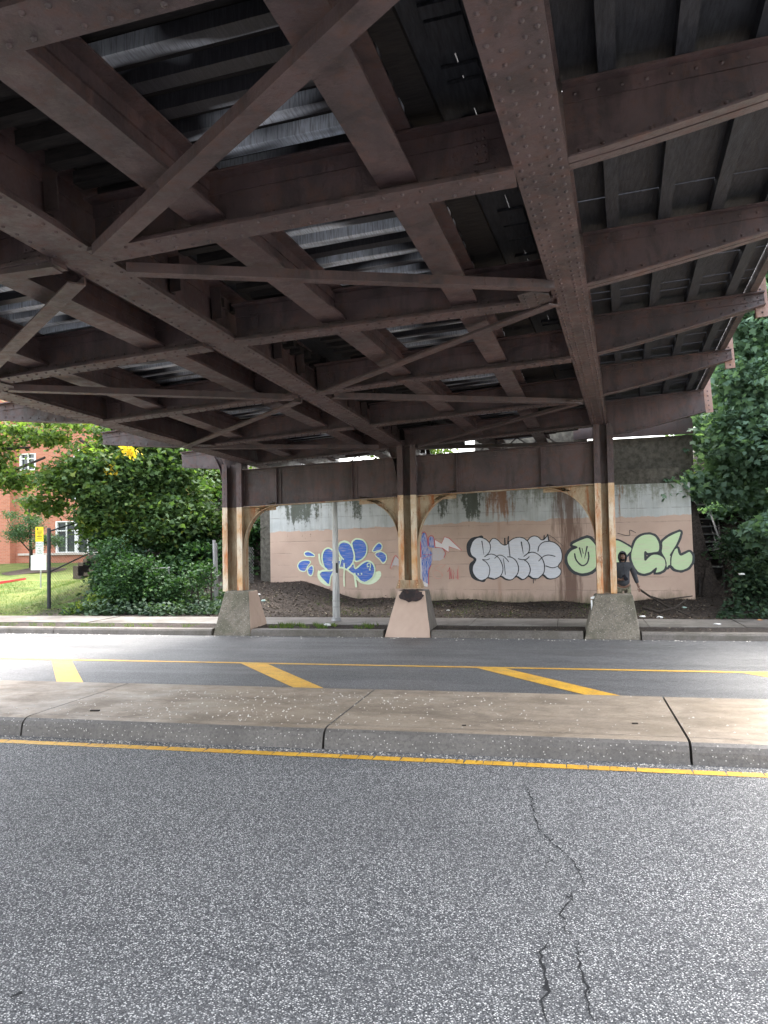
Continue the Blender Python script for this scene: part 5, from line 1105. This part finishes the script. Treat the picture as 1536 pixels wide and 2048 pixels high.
fn = thing('chain_link_fence', fp[0], 'black chain-link fence climbing the grass bank from the pavement at the left', 'fence')
o = MB(); o.tube([fp[0]-Vector((0, 0, .3)), fp[0]+Vector((0, 0, hb))], .05, 10); o.dome(fp[0]+Vector((0, 0, hb)), (0, 0, 1), .055, n=10); o.build('post', M_POST, fn, smooth=False)
o = MB(); o.tube([fp[1]-Vector((0, 0, .8)), Vector((fp[1].x, fp[1].y, f1z))], .03, 8); o.build('post', M_POST, fn)
o = MB(); o.tube([V3(101, 1062, 19), V3(145, 1048, 20.4), V3(198, 1032, 21.8)], .022, 7); o.build('rail', M_POST, fn)
o = MB(); o.tube([V3(101, 1143, 19), V3(197, 1098, 21.8)], .020, 7); o.build('rail', M_POST, fn)
o = MB(); bA = V3(101, 1218, 19); bB = V3(198, 1150, 21.8); wire_panel(o, bA, bB, V3(101, 1064, 19).z-bA.z, V3(198, 1034, 21.8).z-bB.z, .10, .0032); o.build('chain_link_mesh', M_POST, fn)
gf = thing('chain_link_fence', V3(257, 1197, 19.3), 'low galvanised chain-link fence in the undergrowth left of the column', 'fence')
for x, y0, y1, Y, r_ in ((257, 1200, 1128, 19.3, .022), (338, 1195, 1135, 19.35, .022), (429, 1200, 1080, 19.2, .04), (433, 1200, 1086, 19.26, .03)):
    o = MB(); o.tube([V3(x+2, y0, Y), V3(x-1, y1, Y)], r_, 8); o.build('post', M_GALV, gf)
o = MB(); o.tube([V3(288, 1140, 19.3), V3(340, 1135, 19.35)], .018, 6); o.build('rail', M_GALV, gf); o = MB(); wire_panel(o, V3(257, 1198, 19.3), V3(429, 1198, 19.3), .72, .80, .10, .0018); o.build('chain_link_mesh', M_POST, gf)
gf = thing('chain_link_fence', V3(497, 1180, 19.6), 'narrow piece of galvanised chain-link fence seen through the arch beside the wall end', 'fence')
o = MB(); o.tube([V3(497, 1178, 19.8), V3(494, 1085, 19.8)], .022, 7); o.build('post', M_GALV, gf); o = MB(); wire_panel(o, V3(470, 1182, 19.6), V3(508, 1178, 20.6), 1.15, 1.15, .09, .003); o.build('chain_link_mesh', M_GALV, gf)
# iron fence far up on the bank
fe = thing('iron_fence', V3(385, 1030, 27), 'pale iron picket fence glimpsed through leaves beside the left column', 'fence')
for k in range(14):
    p = V3(378+k*5, 1024, 27); o = MB(); o.tube([p, p+Vector((0, 0, .62))], .014, 5); o.build('picket', M_GALV, fe)
o = MB(); o.tube([V3(376, 1012, 27), V3(446, 1012, 27)], .014, 5); o.build('rail', M_GALV, fe)

# ------------------------------------------------------------------ POLE, STAIR, BRANCH, LITTER
pb = V3(673, 1240, 17.1); pt_ = V3(671, 1005, 17.1); po = thing('metal_pole', (pb.x, 17.1, .15), 'slender fluted grey metal pole on the far pavement in front of the blue graffiti', 'pole')
o = MB(); zs = [.15, .9, 1.6, pt_.z, pt_.z+.45]; rs = [.086, .078, .070, .056, .05]; n = 12
ring = lambda z, r: [(pb.x+(r*(1 if k % 2 == 0 else .90))*math.cos(2*math.pi*k/24), 17.1+(r*(1 if k % 2 == 0 else .90))*math.sin(2*math.pi*k/24), z) for k in range(24)]
for i in range(4): o.add(ring(zs[i], rs[i])+ring(zs[i+1], rs[i+1]), [(k, (k+1) % 24, 24+(k+1) % 24, 24+k) for k in range(24)])
o.build('shaft', M_POLE, po)
o = MB(); o.tube([(pb.x, 17.1, .14), (pb.x, 17.1, .22)], [.12, .10], 14); o.build('base_collar', M_GALV, po)
for z_ in (.45, .58): o = MB(); o.tube([(pb.x, 17.1, z_), (pb.x, 17.1, z_+.02)], .088, 14); o.build('band', M_GALV, po)
o = MB(); o.box((pb.x+.05, 17.02, 1.32), (.035, .02, .22)); o.build('sticker_remains', M_CRACK, po)
MATS_ = None
st = thing('stair', (3.2, 20.2, .6), 'steep dark timber stair climbing the bank right of the abutment wall', 'stair')
n = 14
for i in range(n-1, 1, -1):
    f = i/(n-1); z = .75+f*2.55; y = 19.9+f*3.6; p = V3(1388, 1000, 20); xL = WB.x+.10+(y-19.6)*.13
    o = MB(); o.box((xL+.26, y, z), (.52, .22, .03)); o.build('tread', simple('worn_tread_edge', (.07, .07, .07), (.12, .12, .12), 8) if i == n-1 else MATS['worn_tread_edge'], st)
    o = MB(); o.box((xL+.26, y+.09, z-.085), (.50, .02, .14)); o.build('riser', M_TIE, st)
for s in (0, .54):
    o = MB(); f0, f1 = (19.75, .62), (23.6, 3.35); a = Vector((WB.x+.10+(f0[0]-19.6)*.13+s-.01, f0[0], f0[1])); b = Vector((WB.x+.10+(f1[0]-19.6)*.13+s-.01, f1[0], f1[1])); o.beam(a, b, Vector((.03, 0, 0)), Vector((0, 0, .2))); o.build('stringer_board', M_TIE, st)
o = MB(); a, b = V3(1438, 1078, 20.6), V3(1404, 975, 23.6); o.tube([a, b], .025, 6); o.tube([a+Vector((0, 0, -.35)), b+Vector((0, 0, -.35))], .018, 6); o.tube([a, a+Vector((0, 0, -1))], .025, 6); o.build('handrail', MATS['worn_tread_edge'], st)
fb = thing('fallen_branch', V3(1340, 1205, 18.6), 'dark fallen branch lying on the litter right of the right pedestal', 'branch')
o = MB(); 
for l, r_ in (([V3(1278, 1178, 18.9), V3(1300, 1193, 18.8), V3(1325, 1200, 18.7), V3(1385, 1192, 18.8)], .028), ([V3(1285, 1215, 18.4), V3(1320, 1225, 18.2), V3(1350, 1215, 18.3), V3(1375, 1198, 18.6)], .035), ([V3(1300, 1193, 18.8), V3(1330, 1210, 18.4), V3(1385, 1235, 18.0)], .02)): o.tube(l, [r_, r_*.9, r_*.7, r_*.4][:len(l)], 6)
o.build('wood', M_BARK, fb, smooth=True, kind='stuff')
M_PAPER = simple('crumpled_white_litter', (.6, .6, .58), (.75, .75, .74), 12, .7); M_LIT2 = simple('pale_green_litter', (.35, .5, .45), (.45, .6, .55), 12, .6); M_LIT3 = simple('orange_litter', (.6, .25, .08), (.65, .3, .1), 12, .6)
def litter(p, s, mtl, label, seed=0, flat=.35):
    r_ = random.Random(seed); bm = bmesh.new(); bmesh.ops.create_icosphere(bm, subdivisions=2, radius=1)
    for v in bm.verts: v.co *= r_.uniform(.6, 1.1); v.co = Vector((v.co.x*s*K, v.co.y*s*.6*K, (v.co.z*flat+flat*.8)*s*K))
    me = bpy.data.meshes.new('litter'); bm.to_mesh(me); bm.free(); o = link_mesh('litter', me, mtl, None, p, False); setp(o, label, 'litter', 'scraps of litter by the far kerb and wall')
litter(on_z(252, 1264, .0), .12, M_PAPER, 'crumpled clear plastic bottle lying in the gutter left of the left pedestal', 1)
litter(on_z(655, 1252, .15), .09, M_PAPER, 'white scrap of paper in the weeds left of the metal pole', 2)
litter(on_z(1434, 1249, .155), .08, M_PAPER, 'white folded paper on the pavement near the right edge', 3, .15)
litter(on_z(886, 1271, .005), .06, L_LIME, 'yellow-green leaf scrap in the gutter right of the middle pedestal', 4, .4)
for i, (x, y, Y, s, mm, lb) in enumerate(((518, 1196, 19.6, .05, M_PAPER, 'small white scrap on the litter near the wall end'), (527, 1206, 19.2, .07, M_LIT2, 'pale green wrapper below the white scrap near the wall end'), (1368, 1201, 18.7, .06, M_LIT2, 'pale wrapper beside the fallen branch tip'), (1285, 1226, 18.0, .07, M_PAPER, 'white wrapper just right of the right pedestal'), (1320, 1236, 17.9, .08, M_PAPER, 'flat white paper on the pavement back edge right of the right pedestal'), (1520, 1243, 17.6, .07, M_LIT3, 'orange scrap at the foot of the ivy at the right edge'), (1483, 1150, 18.5, .08, M_PAPER, 'pale scrap caught in the ivy bank at the right'), (896, 1222, 18.9, .05, M_PAPER, 'white scrap on the litter right of the middle column'))):
    p = on_y(x, y, Y); p.z = terr(p.x, p.y) if 'caught' not in lb else p.z; litter(p, s, mm, lb, 10+i)
# grit scattered on the island and in the gutter
def grit(name, label, pts, r, mtl):
    T = np.array([(1, 0, 0), (0, 1, 0), (-1, 0, 0), (0, -1, 0), (0, 0, 1)], float); Fc = [(0, 1, 4), (1, 2, 4), (2, 3, 4), (3, 0, 4)]
    o = MB()
    for (x, y, z) in pts:
        s = r*rng.uniform(.4, 1.4); a = rng.uniform(0, 6.28); c_, s_ = math.cos(a), math.sin(a)
        o.add([(x+(v[0]*c_-v[1]*s_)*s, y+(v[0]*s_+v[1]*c_)*s*.8, z+v[2]*s*.7) for v in T], Fc)
    o.build(name, mtl, kind='stuff', label=label)
M_GRIT = simple('pale_grit', (.42, .38, .34), (.70, .66, .60), 60, .8)
pts = []
for cx, cy, sx, sy, n in ((-3.6, 8.0, 1.0, .45, 190), (-2.6, 7.5, 1.2, .15, 160), (-4.9, 7.6, .7, .25, 60), (-3.2, 8.6, .9, .2, 90), (-1.4, 8.4, .5, .3, 60), (-.2, 7.6, .8, .25, 70), (.3, 8.4, 1, .5, 60), (-2.0, 8.0, .6, .6, 90), (1.4, 7.9, .5, .5, 25)):
    for _ in range(n):
        x, y = rng.normal(cx, sx), rng.normal(cy, sy)
        if 7.26 < y < 9.1: pts.append((x, y, .1745))
grit('grit', 'pale grit scattered over the top of the traffic island', pts, .0098, M_GRIT)
grit('grit', 'grit collected in the gutter of the traffic island', [(rng.uniform(-6, 3), 7.06-abs(rng.normal())*.06, .002) for _ in range(420)], .008, M_GRIT)
grit('grit', 'bits of grit and leaf in the far gutter', [(rng.uniform(-14, 5), 15.40-abs(rng.normal())*.12, .002) for _ in range(260)], .016, M_GRIT)
grit('grit', 'loose chippings along the near yellow edge line', [(rng.uniform(-6, 3), 6.98+rng.normal()*.07, .001) for _ in range(500)], .006, M_GRIT)
# scraps lying on the island
for x, y, s, lb in ((190, 1422, .05, 'dark flat piece of bark on the near edge of the island at the left'), (928, 1452, .02, 'small dark chip on the island near edge at the centre'), (1270, 1448, .028, 'dark brown chip on the island left of the wide joint')):
    p = on_z(x, y, .176); o = MB(); o.box((p.x, p.y, .181), (s*1.9, s*.7, .012), rz=.2); o.build('bark_chip', M_BARK, label=lb, cat='bark chip', group='dark chips on the traffic island')

# ------------------------------------------------------------------ PERSON beside the right column
def skin_obj(name, joints, edges, mtl, parent, root=0, sub=2):
    me = bpy.data.meshes.new(name); o0 = ORG[parent]
    me.from_pydata([tuple(Vector(p[:3])*K*PS+(PO-o0)*K) for p in joints], edges, []); me.update()
    o = bpy.data.objects.new(name, me); C.objects.link(o); o.parent = parent; ORG[o] = o0
    sm = o.modifiers.new('skin', 'SKIN'); sm.use_smooth_shade = True
    for v, p in zip(me.skin_vertices[0].data, joints): v.radius = (p[3]*K*PS, (p[4] if len(p) > 4 else p[3])*K*PS); v.use_root = False
    me.skin_vertices[0].data[root].use_root = True
    ss_ = o.modifiers.new('sub', 'SUBSURF'); ss_.levels = sub; ss_.render_levels = sub
    me.materials.append(mtl); return o
PO = V3(1246, 1150, 17.35); PO.z = .15; PS = (V3(1256, 1103, 17.35).z-.15)/1.78
M_SKIN = simple('dark_brown_skin', (.13, .072, .050), (.18, .10, .07), 10, .45, .1); M_HOOD = simple('charcoal_hoodie_cloth', (.030, .031, .035), (.048, .049, .055), 14, .9, .5, .01)
M_SHIRT = simple('olive_shirt', (.09, .09, .06), (.12, .12, .08), 14, .9); M_SHOE = simple('dark_shoe', (.02, .02, .02), (.03, .03, .03), 10, .6)
m, t, b = mat('camouflage_cloth'); n_ = noise(t, coords(t), 9, 3, .5); setc(t, b, ramp(t, n_, [(0, (.05, .04, .03)), (.43, (.05, .04, .03)), (.44, (.15, .14, .09)), (.54, (.15, .14, .09)), (.55, (.22, .20, .16)), (.62, (.22, .20, .16)), (.63, (.07, .08, .05))], 'CONSTANT'), .9); M_CAMO = m
pe = thing('person', PO, 'person in dark hooded sweatshirt and camouflage trousers behind the right column, holding a phone', 'person')
# body (skin): legs, torso, neck, head, arms, palms in one surface.  y negative = towards the road
J = [(0, 0, .95, .13, .11), (0, 0, 1.15, .12, .10), (0, .01, 1.38, .15, .10), (0, .01, 1.50, .055, .055), (0, -.01, 1.56, .055, .06), (0, -.03, 1.64, .078, .095), (0, -.02, 1.72, .068, .085),
     (-.19, 0, 1.44, .055), (-.26, .02, 1.16, .042), (-.10, -.20, 1.06, .030), (-.04, -.25, 1.08, .026, .034),
     (.19, 0, 1.44, .055), (.28, .03, 1.16, .042), (.36, -.03, .92, .030), (.385, -.05, .85, .028, .036),
     (-.10, 0, .88, .085), (-.11, .0, .50, .06), (-.12, .03, .10, .042), (.10, 0, .88, .085), (.12, -.02, .50, .06), (.14, 0, .10, .042)]
E_ = [(0, 1), (1, 2), (2, 3), (3, 4), (4, 5), (5, 6), (2, 7), (7, 8), (8, 9), (9, 10), (2, 11), (11, 12), (12, 13), (13, 14), (0, 15), (15, 16), (16, 17), (0, 18), (18, 19), (19, 20)]
skin_obj('body', J, E_, M_SKIN, pe)
# fingers and thumbs, each a bent chain rooted in the palm
for hx, hy, hz, sg_, up_ in ((-.04, -.25, 1.08, 1, True), (.385, -.05, .85, -1, False)):
    for k, L in enumerate((.030, .036, .033, .026)):
        if up_: c = [(hx+.0, hy-.01, hz-.022+k*.016, .009), (hx+.035, hy-.03, hz-.02+k*.016, .0085), (hx+.055, hy-.018, hz-.02+k*.016, .008), (hx+.05, hy+.0, hz-.02+k*.016, .0075)]
        else: c = [(hx-.018+k*.013, hy-.008+k*.004, hz-.02, .009), (hx-.018+k*.015, hy-.012, hz-.03-L, .0085), (hx-.02+k*.015, hy-.025, hz-.03-L*1.8, .008), (hx-.02+k*.014, hy-.038, hz-.025-L*2.2, .0075)]
        skin_obj('finger', c, [(0, 1), (1, 2), (2, 3)], M_SKIN, pe, sub=1)
    c = [(hx, hy-.01, hz+.02, .010), (hx+.012, hy-.035, hz+.035, .010), (hx+.03, hy-.045, hz+.045, .009)] if up_ else [(hx-.02, hy-.01, hz, .010), (hx-.04, hy-.025, hz-.025, .010), (hx-.042, hy-.032, hz-.05, .009)]
    skin_obj('thumb', c, [(0, 1), (1, 2)], M_SKIN, pe, sub=1)
def ell(name, c, r, mtl, seg=12):
    bm = bmesh.new(); bmesh.ops.create_uvsphere(bm, u_segments=seg, v_segments=seg, radius=1); o0 = ORG[pe]
    for v in bm.verts: v.co = (Vector((v.co.x*r[0]+c[0], v.co.y*r[1]+c[1], v.co.z*r[2]+c[2])))*K*PS+(PO-o0)*K
    me = bpy.data.meshes.new(name); bm.to_mesh(me); bm.free(); o = link_mesh(name, me, mtl, pe, None, True); return o
M_EYE = simple('eye_white', (.5, .48, .45), (.55, .53, .5)); M_LIP = simple('lips', (.10, .04, .035), (.12, .05, .04)); M_BEARD = simple('black_beard_hair', (.008, .007, .007), (.015, .013, .013), 60, .9, .6)
for s in (-1, 1): ell('eye', (s*.030, -.118, 1.665), (.013, .008, .007), M_EYE); ell('pupil', (s*.030, -.125, 1.665), (.006, .004, .006), M_BEARD); ell('ear', (s*.082, -.02, 1.65), (.012, .02, .032), M_SKIN); ell('eyebrow', (s*.032, -.120, 1.686), (.018, .006, .004), M_BEARD)
ell('nose', (0, -.132, 1.64), (.014, .018, .022), M_SKIN); ell('mouth', (0, -.122, 1.60), (.024, .010, .007), M_LIP); ell('beard', (0, -.085, 1.575), (.052, .045, .03), M_BEARD)
skin_obj('hooded_sweatshirt', [(0, 0, .86, .178, .14), (0, 0, 1.05, .178, .135), (0, .01, 1.22, .175, .13), (0, .02, 1.40, .18, .125), (0, .04, 1.50, .10, .09), (-.20, .01, 1.43, .085), (-.28, .02, 1.16, .068), (-.14, -.17, 1.07, .048), (.20, .01, 1.43, .085), (.29, .03, 1.16, .068), (.352, -.02, .95, .050)], [(0, 1), (1, 2), (2, 3), (3, 4), (3, 5), (5, 6), (6, 7), (3, 8), (8, 9), (9, 10)], M_HOOD, pe)
# hood: open shell round the head
bm = bmesh.new(); bmesh.ops.create_uvsphere(bm, u_segments=20, v_segments=16, radius=1)
bmesh.ops.delete(bm, geom=[v for v in bm.verts if v.co.y < -.62 and v.co.z < .70 and abs(v.co.x) < .7], context='VERTS')
for v in bm.verts: v.co = (Vector((v.co.x*.118, v.co.y*.135-.01, v.co.z*.165+1.635)))*K*PS+(PO-ORG[pe])*K
me = bpy.data.meshes.new('hood'); bm.to_mesh(me); bm.free(); h_ = link_mesh('hood', me, M_HOOD, pe, None, True); sd_ = h_.modifiers.new('solid', 'SOLIDIFY'); sd_.thickness = .018
skin_obj('shirt_collar', [(0, -.03, 1.40, .08, .06), (0, -.02, 1.50, .06, .06)], [(0, 1)], M_SHIRT, pe)
skin_obj('trousers', [(0, 0, .95, .155, .12), (-.10, 0, .84, .105), (-.115, 0, .50, .085), (-.12, .03, .10, .075), (.10, 0, .84, .105), (.125, -.02, .50, .085), (.14, 0, .10, .075)], [(0, 1), (1, 2), (2, 3), (0, 4), (4, 5), (5, 6)], M_CAMO, pe)
for x_ in (-.12, .14): skin_obj('shoe', [(x_, .05, .05, .045, .05), (x_, -.06, .04, .048, .042), (x_, -.16, .03, .04, .03)], [(0, 1), (1, 2)], M_SHOE, pe)
for s in (-1, 1): o = MB(); a = PO+Vector((s*.035, -.125, 1.44))*PS; o.tube([a, a+Vector((s*.01, -.015, -.22))*PS], .005, 5); o.build('drawstring', M_HOOD, pe)
o = MB(); c = PO+Vector((.03, -.285, 1.125))*PS; R_ = Matrix.Rotation(-.5, 3, 'Y')@Matrix.Rotation(.9, 3, 'X'); h = (.036, .075, .004)
q = [c+R_@Vector((x*h[0], y*h[1], z*h[2])) for z in (-1, 1) for x, y in ((-1, -1), (1, -1), (1, 1), (-1, 1))]; o.hexa(q[:4], q[4:]); m, t, b = mat('phone_glass'); setc(t, b, (.02, .02, .025), .12); o.build('mobile_phone', m, label='dark mobile phone in the right hand of the hooded person', cat='phone', bevel=.003)
